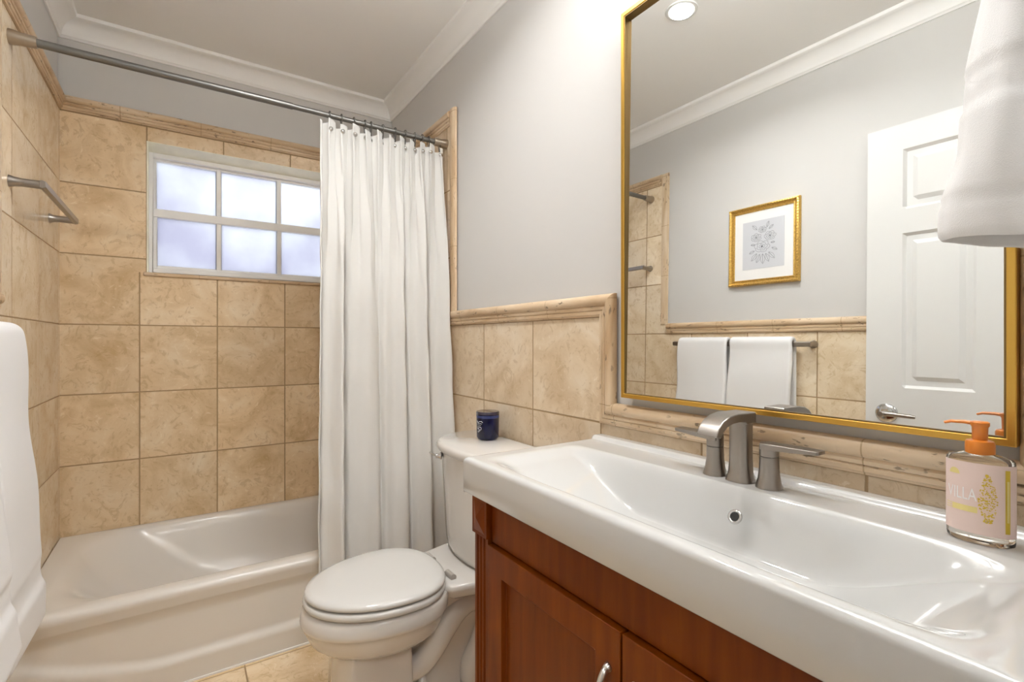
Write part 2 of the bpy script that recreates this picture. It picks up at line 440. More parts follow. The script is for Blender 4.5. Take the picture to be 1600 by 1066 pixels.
# right wall : rail from shower to the mirror, then down its side, along under it and up the far side
mitred('trim_5', RP, lambda u, v, d: (X_R-u, d, RAILB+v), MY0, SHY+0.03, -1, 0, M_trav[1])
mitred('trim_6', RP, lambda u, v, d: (X_R-u, MY0-v, d), H-0.235, RAILB, 1, 1, M_trav[2])
mitred('trim_7', RP, lambda u, v, d: (X_R-u, d, H-0.235+v), 0.115, MY0, 1, -1, M_trav[1])
mitred('trim_8', RP, lambda u, v, d: (X_R-u, 0.115+v, d), H-0.235, RAILB, 1, 1, M_trav[2])
mitred('trim_9', RP, lambda u, v, d: (X_R-u, d, RAILB+v), YF, 0.115, 0, 1, M_trav[1])
# right wall : upright and top pieces round the shower tiling
UW = 0.052
UPF = [(0, 0), (0.004, 0.001), (0.005, 0.006), (0.005, 0.046), (0.004, UW-0.001), (0, UW)]
UP = [(0, 0), (0.008, 0), (0.0125, 0.006), (0.015, 0.02), (0.015, 0.032), (0.0125, 0.045), (0.007, UW), (0, UW)]
mitred('trim_10', UP, lambda u, v, d: (X_R-u, SHY-0.012+v, d), RAILT-0.004, TT+0.004, 0, 0, M_trav[2])
mitred('trim_11', BACKRP, lambda u, v, d: (X_R-u, d, TT-0.056+v), SHY+0.04, YB, 0, 0, M_trav[1])
mitred('trim_12', BACKRP, lambda u, v, d: (d, YB-u, TT-0.056+v), XL, XR, 0, 0, M_trav[0])
mitred('trim_13', BACKRP, lambda u, v, d: (XL+u, d, TT-0.056+v), SHL+0.04, YB, 0, 0, M_trav[1])
mitred('trim_14', UPF, lambda u, v, d: (XL+u, SHL-0.012+v, d), RAILT-0.004, TT+0.004, 0, 0, M_trav[2])
mitred('trim_15', RP, lambda u, v, d: (XL+u, d, RAILB+v), YF, SHL-0.012, 0, 0, M_trav[1])
# door lining of the doorway behind the camera
b = MB(); b.box((DX0, -0.06, 0), (DX0+0.015, YF, DZ)); b.box((DX1-0.015, -0.06, 0), (DX1, YF, DZ)); b.box((DX0, -0.06, DZ-0.015), (DX1, YF, DZ))
struct(b.build('trim_16', M_white, bevel=0.002))
# ------------------------------------------------------------------ window
win = bpy.data.objects.new('window_1', None); COL.objects.link(win); win.location = (0.293, YB+0.07, WZ0); ORG[win.name] = tuple(win.location)
struct(win)
FY = YB+0.062
wz0, wz1 = WZ0+0.022, H+0.880
def rframe(b, x0, x1, z0, z1, w, y0, y1):
    b.box((x0, y0, z0), (x0+w, y1, z1)); b.box((x1-w, y0, z0), (x1, y1, z1))
    b.box((x0+w, y0, z1-w), (x1-w, y1, z1)); b.box((x0+w, y0, z0), (x1-w, y1, z0+w))
b = MB(); rframe(b, WX0+0.001, WX1-0.001, wz0, wz1, 0.020, FY, YB+0.13); b.build('window_frame', M_vinyl, win, bevel=0.002)
b = MB(); b.box((WX0+0.021, FY+0.006, H+0.583), (WX1-0.021, FY+0.05, H+0.622)); b.build('meeting_rail', M_vinyl, win, bevel=0.003)
px = [WX0+0.036, 0.149, 0.423, WX1-0.036]
b = MB(); rframe(b, WX0+0.021, WX1-0.021, wz0+0.02, H+0.600, 0.015, FY+0.012, FY+0.045); b.build('lower_sash', M_vinyl, win, bevel=0.002)
b = MB(); rframe(b, WX0+0.021, WX1-0.021, H+0.600, wz1-0.02, 0.012, FY+0.022, FY+0.055); b.build('upper_sash', M_vinyl, win, bevel=0.002)
for i in (1, 2):
    b = MB(); b.box((px[i]-0.010, FY+0.010, wz0+0.03), (px[i]+0.010, FY+0.045, H+0.59)); b.build('mullion', M_vinyl, win, bevel=0.002)
    b = MB(); b.box((px[i]-0.010, FY+0.018, H+0.61), (px[i]+0.010, FY+0.05, wz1-0.025)); b.build('mullion', M_vinyl, win, bevel=0.002)
for i in range(3):
    for (z0, z1, dy) in ((wz0+0.033, H+0.586, 0.030), (H+0.620, wz1-0.031, 0.040)):
        b = MB(); b.box((px[i]-0.012, FY+dy, z0), (px[i+1]+0.012, FY+dy+0.004, z1)); b.build('pane', M_frost, win)
b = MB(); b.box((WX0-0.012, YB-0.010, WZ0-0.003), (WX1+0.012, YB+0.13, WZ0+0.014)); b.build('window_sill', M_trav[0], win, bevel=0.005, seg=3)
# white reveal lining the opening
M_reveal = simple('pale_stone_reveal', (0.90, 0.89, 0.76), 0.35, nscale=20, nstr=0.05, vary=0.05)
b = MB(); b.box((WX0-0.0, YB-0.002, WZ0+0.012), (WX0+0.006, FY, WZ1)); b.box((WX1-0.006, YB-0.002, WZ0+0.012), (WX1, FY, WZ1))
b.prism([(YB-0.001, WZ1), (YB-0.001, WZ1-0.003), (FY+0.004, wz1-0.001), (YB+0.14, wz1-0.001), (YB+0.14, WZ1)], lambda u, v, d: (d, u, v), WX0+0.006, WX1-0.006); b.build('reveal', M_reveal, win, bevel=0.001)
# ------------------------------------------------------------------ door, standing open against the left wall
door = bpy.data.objects.new('door_1', None); COL.objects.link(door); door.location = (-0.39, 0.085, 0); ORG[door.name] = tuple(door.location)
struct(door)
DY0, DY1, DZ0, DZ1, DF = 0.085, 0.859, 0.012, 2.030, -0.362
panels = []
for (a, c) in ((DY1-0.335, DY1-0.119), (DY0+0.119, DY0+0.335)):
    for (z0, z1) in ((1.692, 1.928), (0.995, 1.598), (0.235, 0.815)):
        panels.append((a, c, z0, z1))
def dh(y, z):
    for a, c, z0, z1 in panels:
        d = min(y-a, c-y, z-z0, z1-z)
        if d > -1e-9:
            if d < 0.011: return -0.010*d/0.011
            if d < 0.030: return -0.010
            if d < 0.046: return -0.010+0.008*(d-0.030)/0.016
            return -0.002
    return 0
ys = {DY0, DY1}; zs = {DZ0, DZ1}
for a, c, z0, z1 in panels:
    for o in (0, 0.011, 0.030, 0.046):
        ys |= {round(a+o, 5), round(c-o, 5)}; zs |= {round(z0+o, 5), round(z1-o, 5)}
b = MB(); ys = sorted(ys); zs = sorted(zs)
b.grid(lambda y, z: (DF+dh(y, z), y, z), ys, zs)
b.grid(lambda y, z: (DF-0.035-dh(y, z), y, z), ys, zs)
for y in (DY0, DY1): b.grid(lambda x, z: (x, y, z), [DF-0.035, DF], zs)
for z in (DZ0, DZ1): b.grid(lambda x, y: (x, y, z), [DF-0.035, DF], ys)
b.build('door_leaf', M_white, door)
KY, KZ = 0.787, H-0.258
b = MB(); b.lathe((DF, KY, KZ), (1, 0, 0), [(0, 0.038), (0.003, 0.038), (0.008, 0.034), (0.013, 0.018), (0.015, 0.0)], 32)
hd = b.build('door_rosette', M_chrome, door, smooth=SM)
b = MB(); b.lathe((DF+0.010, KY, KZ), (1, 0, 0), [(0, 0.011), (0.035, 0.010), (0.05, 0.012), (0.053, 0.009), (0.053, 0.0)], 24)
b.tube([(DF+0.045, KY, KZ), (DF+0.048, KY-0.03, KZ+0.001), (DF+0.046, KY-0.06, KZ), (DF+0.044, KY-0.092, KZ-0.001), (DF+0.042, KY-0.104, KZ-0.002)], [0.009, 0.0085, 0.008, 0.0078, 0.006], 14)
b.build('door_lever', M_nickel, door, smooth=SM)
for z in (0.25, 1.05, 1.82):
    b = MB(); b.lathe((DF-0.004, DY0-0.004, z), (0, 0, 1), [(0, 0.005), (0.09, 0.005)], 12); b.build('hinge', M_nickel, door, smooth=SM)
# ------------------------------------------------------------------ bathtub
TY0, RIM = 1.972, H-0.822
tub = thing('bathtub', 'white alcove bathtub with a shaped apron under the frosted window', 'bathtub', ((XL+XR)/2, (TY0+YB)/2, 0))
x0, x1, y0, y1 = XL+0.003, XR-0.003, TY0, YB-0.003
def ring_at(z, l, r, f, k, rad, bulge=0.0):
    pts = rrect(x0+l, x1-r, y0+f, y1-k, rad, 10)
    return [(x, y, z) for x, y in pts]
loops = [ring_at(RIM-0.06, 0, 0, 0.012, 0, 0.004), ring_at(RIM-0.032, 0, 0, 0.006, 0, 0.004),
         ring_at(RIM-0.018, 0, 0, 0.003, 0, 0.004), ring_at(RIM-0.007, 0, 0, 0.010, 0, 0.004),
         ring_at(RIM-0.001, 0.0, 0.0, 0.022, 0.0, 0.006), ring_at(RIM, 0.012, 0.012, 0.036, 0.006, 0.02),
         ring_at(RIM-0.001, 0.055, 0.05, 0.062, 0.026, 0.12), ring_at(RIM-0.006, 0.075, 0.062, 0.078, 0.036, 0.17),
         ring_at(RIM-0.018, 0.095, 0.07, 0.090, 0.044, 0.20), ring_at(RIM-0.05, 0.125, 0.08, 0.102, 0.055, 0.24), ring_at(RIM-0.09, 0.16, 0.09, 0.112, 0.068, 0.26),
         ring_at(RIM-0.14, 0.21, 0.10, 0.125, 0.085, 0.26), ring_at(RIM-0.19, 0.27, 0.11, 0.135, 0.102, 0.26), ring_at(RIM-0.235, 0.34, 0.135, 0.152, 0.125, 0.24),
         ring_at(RIM-0.262, 0.41, 0.17, 0.185, 0.16, 0.20), ring_at(RIM-0.272, 0.50, 0.24, 0.26, 0.23, 0.12)]
b = MB(); b.loft(loops, False, True); b.build('tub_shell', M_tub, tub, smooth=SM*1.3)
def zb(x):
    d = max(0.0, abs(x-0.29)-0.30)
    return 0.075+0.30*d*d+0.22*max(0, d-0.05)**1.3
def apron(x, z):
    k = zb(x)
    y = TY0+0.012+0.014*ss(k-0.004, k+0.030, z)*(1-ss(RIM-0.10, RIM-0.045, z))
    return (x, y, z)
b = MB(); b.grid(apron, lin(x0, x1, 70), lin(0.0, RIM-0.045, 60)); b.build('apron', M_tub, tub, smooth=3.2)
b = MB(); b.box((x0, TY0+0.006, 0), (x1, TY0+0.013, 0.006)); b.build('caulk_line', M_caulk, tub)
# ------------------------------------------------------------------ curtain rod, rings and curtain
RY, RZ = 2.037, H+0.905
rod = thing('curtain_rod', 'dark steel shower curtain rod spanning the tub from wall to wall', 'curtain rod', (0.288, RY, RZ))
b = MB(); b.tube([(XL+0.05, RY, RZ), (0.35, RY, RZ)], 0.0125, 20); b.tube([(0.35, RY, RZ), (XR-0.05, RY, RZ)], 0.0105, 20); b.build('rod_tube', M_rod, rod, smooth=SM)
M_cap = simple('rod_end_cap', (0.42, 0.36, 0.29), 0.38, 0.9)
for xs, d in ((XL, 1), (XR, -1)):
    b = MB(); b.lathe((xs, RY, RZ), (d, 0, 0), [(0, 0.022), (0.008, 0.022), (0.025, 0.0185), (0.055, 0.0175), (0.062, 0.0165), (0.062, 0.012)], 28)
    b.build('end_cap', M_cap, rod, smooth=SM)
CX0, CX1, CZT, CZB = 0.450, 0.985, RZ-0.031, 0.17
NF = 9
grs = []
def skew(a, q): return math.sin(a + q*math.sin(a))
def cur(s, z):
    """s along the cloth 0..1"""
    k = (CZT-z)/(CZT-CZB)                                     # 0 top .. 1 bottom
    fade = ss(0.0, 0.03, s)*ss(0.0, 0.03, 1-s)
    top = (1-ss(0.02, 0.42, k))
    low = ss(0.0, 0.30, k)
    w = s + 0.030*math.sin(2*PI*s*1.3+0.4)
    a = 2*PI*11*s + 0.4*math.sin(9*s)
    c = 2*PI*5.0*(w**0.86) - 0.9 + 0.22*math.sin(2.6*k+5*s)
    amp = 0.024 + 0.012*math.sin(7.3*s+1.0)
    d = 0.017*math.sin(a)*top + low*(amp*skew(c, 0.75) + 0.006*math.sin(2*PI*11*s+2.2*k+1.0)*(0.4+0.6*s))
    x = lerp(CX0, CX1, s) - 0.030*ss(0.05, 1, k)*(1-s) + 0.010*ss(0.3, 1, k)*s
    x += fade*(0.010*math.sin(2*a+0.5)*top + 0.012*low*math.cos(c+0.6))
    yc = lerp(RY-0.004, 1.922, ss(-0.05, 1.0, k)*0.55+0.45*k)
    y = yc + d*fade
    return x, min(y, RY+0.05)
NS = 300
sv = lin(0, 1, NS)
zv = [0, 0.006, 0.014, 0.022] + lin(0.03, 1, 50)
def topz(s):
    # cloth stands a little between the grommets and sags at each of them
    return 0.010*math.cos(2*PI*11*s+0.7) + 0.007*math.sin(31*s)
b = MB()
def cpt(s, t):
    z = CZT + topz(s)*(1-t)**6 - t*(CZT-CZB)
    x, y = cur(s, z)
    x += 0.0025*math.sin(z*23+s*60)*0.5
    y += 0.002*math.sin(z*17+s*25)
    return (x, y, z)
b.grid(cpt, sv, zv)
curtain = b.build('shower_curtain', M_curtain, None, smooth=3.2, loc=(0.72, RY, CZB))
tag(curtain, 'white cotton shower curtain gathered at the right of the tub', 'shower curtain')
md = curtain.modifiers.new('thick', 'SOLIDIFY'); md.thickness = 0.0012; md.offset = 0
NG = 12
first = None
svals = [0.055, 0.145, 0.235, 0.32, 0.40, 0.48, 0.56, 0.645, 0.73, 0.81, 0.89, 0.955]
for i, s in enumerate(svals):
    z = CZT-0.030
    x, y = cur(s, z)
    if first is None:
        g = thing('curtain_ring', '', 'curtain ring', (x, RY, RZ), 'curtain rings on the shower rod')
        o = Vector((x, RY, RZ))
        b = MB()
        pts = [(x, RY+0.0160*math.sin(t), RZ+0.0160*math.cos(t)) for t in lin(-2.5, 2.5, 18)]
        pts = [(x, RY-0.003, RZ-0.045)] + pts + [(x, RY+0.002, RZ-0.045)]
        b.tube(pts, 0.0024, 8); b.build('wire_loop', M_rod, g, smooth=3.2)
        b = MB(); b.lathe((x, y-0.001, z), (0, -1, 0), [(0, 0.009), (0.002, 0.0095), (0.006, 0.008), (0.009, 0.004), (0.0095, 0.0)], 18)
        st = b.build('grommet_stud', M_chrome, g, smooth=3.2); first = g; fy = y; fx = x
        names = ['at the free left end of the curtain', 'second from the free left end']
    else:
        g = dup(first, (x, RY, RZ), '')
        for ch in g.children:
            if ch.name.startswith('grommet'):
                ch.location = (0, y-fy, 0)
    nth = ['first', 'second', 'third', 'fourth', 'fifth', 'sixth'][min(i, 11-i)]
    if i == 0: g['label'] = 'metal curtain ring with stud nearest the window, at the curtain free end'
    elif i == 11: g['label'] = 'metal curtain ring nearest the right wall end of the rod'
    elif i < 6: g['label'] = 'metal curtain ring with stud, %s from the window end of the curtain' % nth
    else: g['label'] = 'metal curtain ring with stud, %s from the right wall end of the rod' % nth
# ------------------------------------------------------------------ towel bars
def towel_bar(label, y0, y1, z, proj=0.0776):
    xb = XL+proj
    t = thing('towel_bar', label, 'towel bar', (XL, (y0+y1)/2, z))
    for y in (y0, y1):
        b = MB(); b.lathe((XL, y, z), (1, 0, 0), [(0, 0.0185), (0.004, 0.018), (0.012, 0.0145), (0.028, 0.0125), (proj, 0.0125)], 24)
        b.build('post', M_nickel, t, smooth=SM)
    b = MB()
    prof = [(-0.004, -0.0125), (0.006, -0.009), (0.006, 0.009), (-0.004, 0.0125), (-0.010, 0.010), (-0.010, -0.010)]
    b.prism(prof, lambda u, v, d: (xb+u, d, z+v), y0-0.013, y1+0.013)
    b.build('bar', M_nickel, t, bevel=0.0012)
    return t
towel_bar('brushed nickel towel bar without towels, on the shower wall tiles beside the window', 2.040, 2.570, H+0.477)
BZ = H+0.014
towel_bar('brushed nickel towel bar holding two white bath towels below the chair rail', 1.09, 1.805, BZ, 0.057)
XB = XL+0.057
def bath_towel(label, y0, y1, zf, zbk, out, seed, fo, ex):
    # path in x-z: up the back, over the bar, down the front; thick terry cloth folded to several layers
    yc = (y0+y1)/2
    th = 0.016
    path = [(XB-0.028, zbk), (XB-0.028, lerp(zbk, BZ, 0.5)), (XB-0.027, BZ-0.03)]
    path += [(XB+(fo-0.026)/2-(fo+0.026)/2*math.cos(t), BZ+0.002+0.024*math.sin(t)) for t in lin(0.15, PI-0.15, 9)]
    n = 60
    for i in range(n):
        k = (i+1)/n
        path.append((XB+fo+out*k**ex, BZ-0.012-(BZ-0.012-zf)*k))
    b = MB(); loops = []
    cum = [0]
    for i in range(1, len(path)): cum.append(cum[-1]+math.dist(path[i], path[i-1]))
    L = cum[-1]
    front_end = L
    for i, (x, z) in enumerate(path):
        a = path[max(0, i-1)]; c = path[min(len(path)-1, i+1)]
        tx, tz = c[0]-a[0], c[1]-a[1]; q = math.hypot(tx, tz); nx, nz = -tz/q, tx/q      # points away from the bar on the outside
        d = front_end-cum[i]                                  # distance from the front hem
        t2 = th*0.5*(1+0.9*ss(0.30, 0.9, cum[i]/L))
        if 0.105 < d < 0.165: t2 *= 0.66+0.10*math.sin(d*600)  # woven band
        if d < 0.10: t2 *= 1.22
        if d < 0.010: t2 *= 0.70
        yy0, yy1 = y0, y1
        flare = 0.006*ss(0.4, 1, cum[i]/L)
        prof = rrect(-t2, t2, yy0-flare, yy1+flare, min(t2*0.95, 0.017), 5)
        lp = []
        for (u, y) in prof:
            wob = 0.0035*math.sin(y*41+seed+cum[i]*9)+0.0025*math.sin(y*17-seed+cum[i]*21)
            if u < 0: wob = min(0, wob) if i < 12 else wob
            off = u + (wob if i > 11 else 0)
            lp.append((x-nx*off, y+0.003*math.sin(cum[i]*14+seed), z-nz*off))
        loops.append(lp)
    b.loft(loops)
    o = b.build('bath_towel', M_towel, None, smooth=math.radians(60), loc=(XB, yc, zf), subsurf=1)
    tag(o, label, 'towel', 'white bath towels on the lower towel bar')
bath_towel('white bath towel nearer the bathtub on the lower towel bar', 1.470, 1.765, 0.42, 0.36, 0.032, 1.3, 0.0215, 0.8)
bath_towel('white bath towel on the lower towel bar, farther from the bathtub', 1.150, 1.455, 0.485, 0.40, 0.055, 4.1, 0.0225, 1.5)
# ------------------------------------------------------------------ picture on the left wall
PY0, PY1, PZ0, PZ1 = 1.153, 1.509, H+0.311, H+0.713
pic = thing('picture_frame', 'ornate gold picture frame with grey floral drawing on the left wall', 'picture', (XL-P, (PY0+PY1)/2, PZ0))
b = MB()
FWP = [(0, 0.0), (0.0, 0.014), (0.003, 0.021), (0.009, 0.024), (0.014, 0.020), (0.017, 0.014), (0.022, 0.013), (0.026, 0.016), (0.030, 0.011), (0.031, 0.0)]
def frame_sweep(b, y0, y1, z0, z1, prof, xw):
    loops = []
    for (y, z, sy, sz) in ((y0, z0, 1, 1), (y1, z0, -1, 1), (y1, z1, -1, -1), (y0, z1, 1, -1), (y0, z0, 1, 1)):
        loops.append([(xw+h, y+sy*w, z+sz*w) for w, h in prof])
    b.loft(loops, False, False, closed=True)
frame_sweep(b, PY0, PY1, PZ0, PZ1, FWP, XL-P)
fr = b.build('frame', M_goldleaf, pic, smooth=SM)
b = MB()
nb = 30
for (ya, za, yb_, zb_) in ((PY0, PZ0, PY1, PZ0), (PY1, PZ0, PY1, PZ1), (PY1, PZ1, PY0, PZ1), (PY0, PZ1, PY0, PZ0)):
    for i in range(nb):
        k = (i+0.5)/nb; y = lerp(ya, yb_, k); z = lerp(za, zb_, k)
        y += 0.008 if ya == yb_ == PY0 else (-0.008 if ya == yb_ else 0); z += 0.008 if za == zb_ == PZ0 else (-0.008 if za == zb_ else 0)
        b.lathe((XL-P+0.021, y, z), (1, 0, 0), [(-0.004, 0.005), (0.001, 0.0046), (0.004, 0.002), (0.0045, 0)], 8)
b.build('beading', M_goldleaf, fr, smooth=3.2)
b = MB(); b.box((XL-P, PY0+0.028, PZ0+0.028), (XL-P+0.008, PY1-0.028, PZ1-0.028)); b.build('mat_board', M_mat, pic)
QY0, QY1, QZ0, QZ1 = PY0+0.073, PY1-0.073, PZ0+0.082, PZ1-0.078
b = MB(); b.box((XL-P+0.006, QY0, QZ0), (XL-P+0.0090, QY1, QZ1)); pr = b.build('print', M_print, pic)
b = MB(); xk = XL-P+0.0094
def stroke(pts, w):
    for i in range(len(pts)-1):
        (a0, c0), (a1, c1) = pts[i], pts[i+1]; q = math.hypot(a1-a0, c1-c0) or 1
        nx, ny = -(c1-c0)/q*w/2, (a1-a0)/q*w/2
        b.add([(xk, a0+nx, c0+ny), (xk, a1+nx, c1+ny), (xk, a1-nx, c1-ny), (xk, a0-nx, c0-ny)], [(0, 1, 2, 3)])
pcy, pcz = (QY0+QY1)/2, (QZ0+QZ1)/2
def rose(cy, cz, R, k):
    for lay, (rr, n) in enumerate(((1.0, 6), (0.68, 5), (0.38, 4))):
        for j in range(n):
            a0 = 2*PI*j/n + lay*0.5 + k
            pts = []
            for t in lin(-1, 1, 9):
                a = a0+t*PI/n*1.05; r = R*rr*(0.80+0.24*(1-t*t)+0.03*math.sin(5*t+j))
                pts.append((cy+r*math.cos(a)*1.1, cz+r*math.sin(a)*0.82))
            stroke(pts, 0.0015)
    for j in range(7):
        a = 2*PI*j/7; stroke([(cy, cz), (cy+R*0.18*math.cos(a), cz+R*0.16*math.sin(a))], 0.003)
def leaf(cy, cz, ang, L):
    up = []; dn = []
    for t in lin(0, 1, 8):
        w = 0.22*L*math.sin(PI*t); u = L*t
        up.append((cy+u*math.cos(ang)-w*math.sin(ang), cz+u*math.sin(ang)+w*math.cos(ang)))
        dn.append((cy+u*math.cos(ang)+w*math.sin(ang), cz+u*math.sin(ang)-w*math.cos(ang)))
    stroke(up, 0.0014); stroke(dn, 0.0014); stroke([(cy, cz), (cy+L*0.9*math.cos(ang), cz+L*0.9*math.sin(ang))], 0.0018)
rose(pcy+0.004, pcz-0.012, 0.035, 0.2); rose(pcy-0.036, pcz+0.036, 0.026, 1.0); rose(pcy+0.034, pcz+0.036, 0.024, 0.5); rose(pcy+0.002, pcz+0.072, 0.019, 0.9)
for (dy, dz, a, L) in ((-0.02, 0.08, 1.9, 0.03), (0.03, 0.075, 0.8, 0.035), (-0.03, 0.07, 2.5, 0.028), (0.04, 0.0, 0.1, 0.022), (-0.04, 0.0, 3.1, 0.02), (-0.03, -0.045, 4.0, 0.045), (0.0, -0.05, 4.7, 0.05), (0.03, -0.045, 5.4, 0.045), (0.042, -0.03, 5.9, 0.03), (-0.045, -0.025, 3.6, 0.03), (0.015, -0.05, 5.1, 0.045), (-0.015, -0.05, 4.35, 0.045)):
    leaf(pcy+dy, pcz+dz, a, L)
b.build('flower_drawing', M_ink, pr)
# ------------------------------------------------------------------ mirror
MYA, MYB, MZA, MZB = 0.177, 0.929, H-0.150, H+0.878
mir = thing('wall_mirror', 'tall gold framed wall mirror above the sink', 'mirror', (XR-0.030, (MYA+MYB)/2, MZA))
TILT = math.radians(0.55)                                      # the glass leans back a little inside the frame
def tl(x, y, z):
    return (x+(z-MZA)*TILT, y, z)
xf = XR-0.030
def mframe(b, w0, w1, xa, xb):
    loops = []
    for (y, z, sy, sz) in ((MYA, MZA, 1, 1), (MYB, MZA, -1, 1), (MYB, MZB, -1, -1), (MYA, MZB, 1, -1), (MYA, MZA, 1, 1)):
        loops.append([(x, y+sy*w, z+sz*w) for w, x in ((w0, xb), (w0, xa), (w1, xa), (w1, xb))])
    b.loft(loops, False, False, closed=True)
b = MB(); mframe(b, 0.0, 0.011, xf, xf+0.026); b.build('frame', M_gold, mir, bevel=0.0015)
b = MB(); mframe(b, 0.011, 0.0135, xf+0.002, xf+0.018); b.build('inner_lip', M_golddk, mir)
b = MB(); b.add([tl(xf+0.005, y, z) for y, z in ((MYA+0.005, MZA+0.005), (MYB-0.005, MZA+0.005), (MYB-0.005, MZB-0.005), (MYA+0.005, MZB-0.005))], [(0, 1, 2, 3)])
b.add([tl(xf+0.010, y, z) for y, z in ((MYA+0.005, MZA+0.005), (MYB-0.005, MZA+0.005), (MYB-0.005, MZB-0.005), (MYA+0.005, MZB-0.005))], [(3, 2, 1, 0)])
b.add([tl(xf+dx, y, z) for dx in (0.005, 0.010) for y, z in ((MYA+0.005, MZA+0.005), (MYB-0.005, MZA+0.005), (MYB-0.005, MZB-0.005), (MYA+0.005, MZB-0.005))], [(0, 1, 5, 4), (1, 2, 6, 5), (2, 3, 7, 6), (3, 0, 4, 7)])
b.build('mirror_glass', M_mirror, mir)
# ------------------------------------------------------------------ vanity: cabinet and ceramic sink top
VX0, VX1, VY0, VY1, VT = 0.552, XR-0.001, 0.072, 1.030, H-0.273
VB = VT-0.083
top = thing('vanity_sink', 'white ceramic trough sink top on the cherry wood cabinet', 'sink', ((VX0+VX1)/2, (VY0+VY1)/2, VB))
def edge_list(a, bb, r, inner):
    """positions and drops across one axis with rounded edges"""
    o = [(a+0.004, VT-VB), (a, VT-VB-0.004), (a, (VT-VB)*0.5), (a, r)]
    for t in lin(0, PI/2, 6)[1:]: o.append((a+r-r*math.cos(t), r-r*math.sin(t)))
    o += [(p, 0) for p in inner]
    e = [(a, d) for a, d in []]
    for t in lin(0, PI/2, 6)[:-1]: e.append((bb-r+r*math.sin(t), r-r*math.cos(t)))
    e += [(bb, r), (bb, (VT-VB)*0.5), (bb, VT-VB-0.004), (bb-0.004, VT-VB)]
    return o+e
BX0, BX1, BY0, BY1 = VX0+0.022, 0.868, VY0+0.062, VY1-0.062
def basin(x, y):
    d = 0.105
    fx = ss(BX0, BX0+0.075, x)*(1-ss(BX1-0.050, BX1, x))
    fy = ss(BY0-0.02, BY0+0.26, y)*(1-ss(BY1-0.26, BY1+0.02, y))
    e = (ss(BY0-0.02, BY0+0.03, y)*(1-ss(BY1-0.03, BY1+0.02, y)))
    z = d*fx*(0.90*fy+0.10*e)
    z -= 0.010*ss(0.955, 0.967, x)                            # small raised ledge along the wall
    return z
xsE = edge_list(VX0, VX1, 0.012, lin(VX0+0.016, VX1-0.016, 130))
ysE = edge_list(VY0, VY1, 0.012, lin(VY0+0.016, VY1-0.016, 180))
b = MB()
vs = []
for x, dx in xsE:
    for y, dy in ysE:
        vs.append((x, y, VT-max(dx, dy)-(basin(x, y) if max(dx, dy) < 1e-6 or x > 0.95 and max(dx, dy) < 0.011 else 0)))
nx, ny = len(xsE), len(ysE)
b.add(vs, [(i*ny+j, (i+1)*ny+j, (i+1)*ny+j+1, i*ny+j+1) for i in range(nx-1) for j in range(ny-1)])
b.build('sink_basin', M_sink, top, smooth=math.radians(60))
VC = 0.549
b = MB(); ox, oz = 0.8275, VT-0.042
b.ring((ox-0.004, 0.508, oz), (-0.85, 0, 0.50), 0.0105, 0.003, 24, 8)
ov = b.build('overflow_ring', M_chrome, top, smooth=3.2)
b = MB(); b.lathe((ox-0.005, 0.508, oz), (-0.85, 0, 0.50), [(-0.004, 0.009), (0.001, 0.009)], 20); b.build('overflow_hole', M_black, ov)
cab = thing('vanity_cabinet', 'cherry stained wooden vanity cabinet with two shaker doors', 'cabinet', ((VX0+VX1)/2, (VY0+VY1)/2, 0))
CXF = 0.575                                                    # cabinet face
cy0, cy1 = VY0+0.012, 1.006
ZA, ZD = VB-0.001, H-0.455                                     # under the sink, top of the doors
b = MB(); b.box((CXF+0.012, cy0, 0.09), (VX1-0.01, cy1-0.004, VT-0.125)); b.box((CXF+0.012, cy0, VT-0.13), (CXF+0.022, cy1-0.004, ZA)); b.box((VX1-0.03, cy0, VT-0.13), (VX1-0.01, cy1-0.004, ZA)); b.box((CXF+0.012, cy0, VT-0.13), (VX1-0.01, cy0+0.015, ZA)); b.box((CXF+0.012, cy1-0.019, VT-0.13), (VX1-0.01, cy1-0.004, ZA)); b.box((CXF+0.05, cy0+0.01, 0), (VX1-0.02, cy1-0.012, 0.09)); b.build('carcass', M_wood, cab, bevel=0.001)
b = MB(); b.box((CXF+0.004, cy0+0.06, ZD+0.003), (CXF+0.018, cy1-0.062, ZA)); b.build('top_rail', M_wood, cab, bevel=0.0015)
b = MB(); b.box((CXF+0.004, cy0+0.06, 0.09), (CXF+0.018, cy1-0.062, 0.135)); b.build('bottom_rail', M_wood, cab, bevel=0.0015)
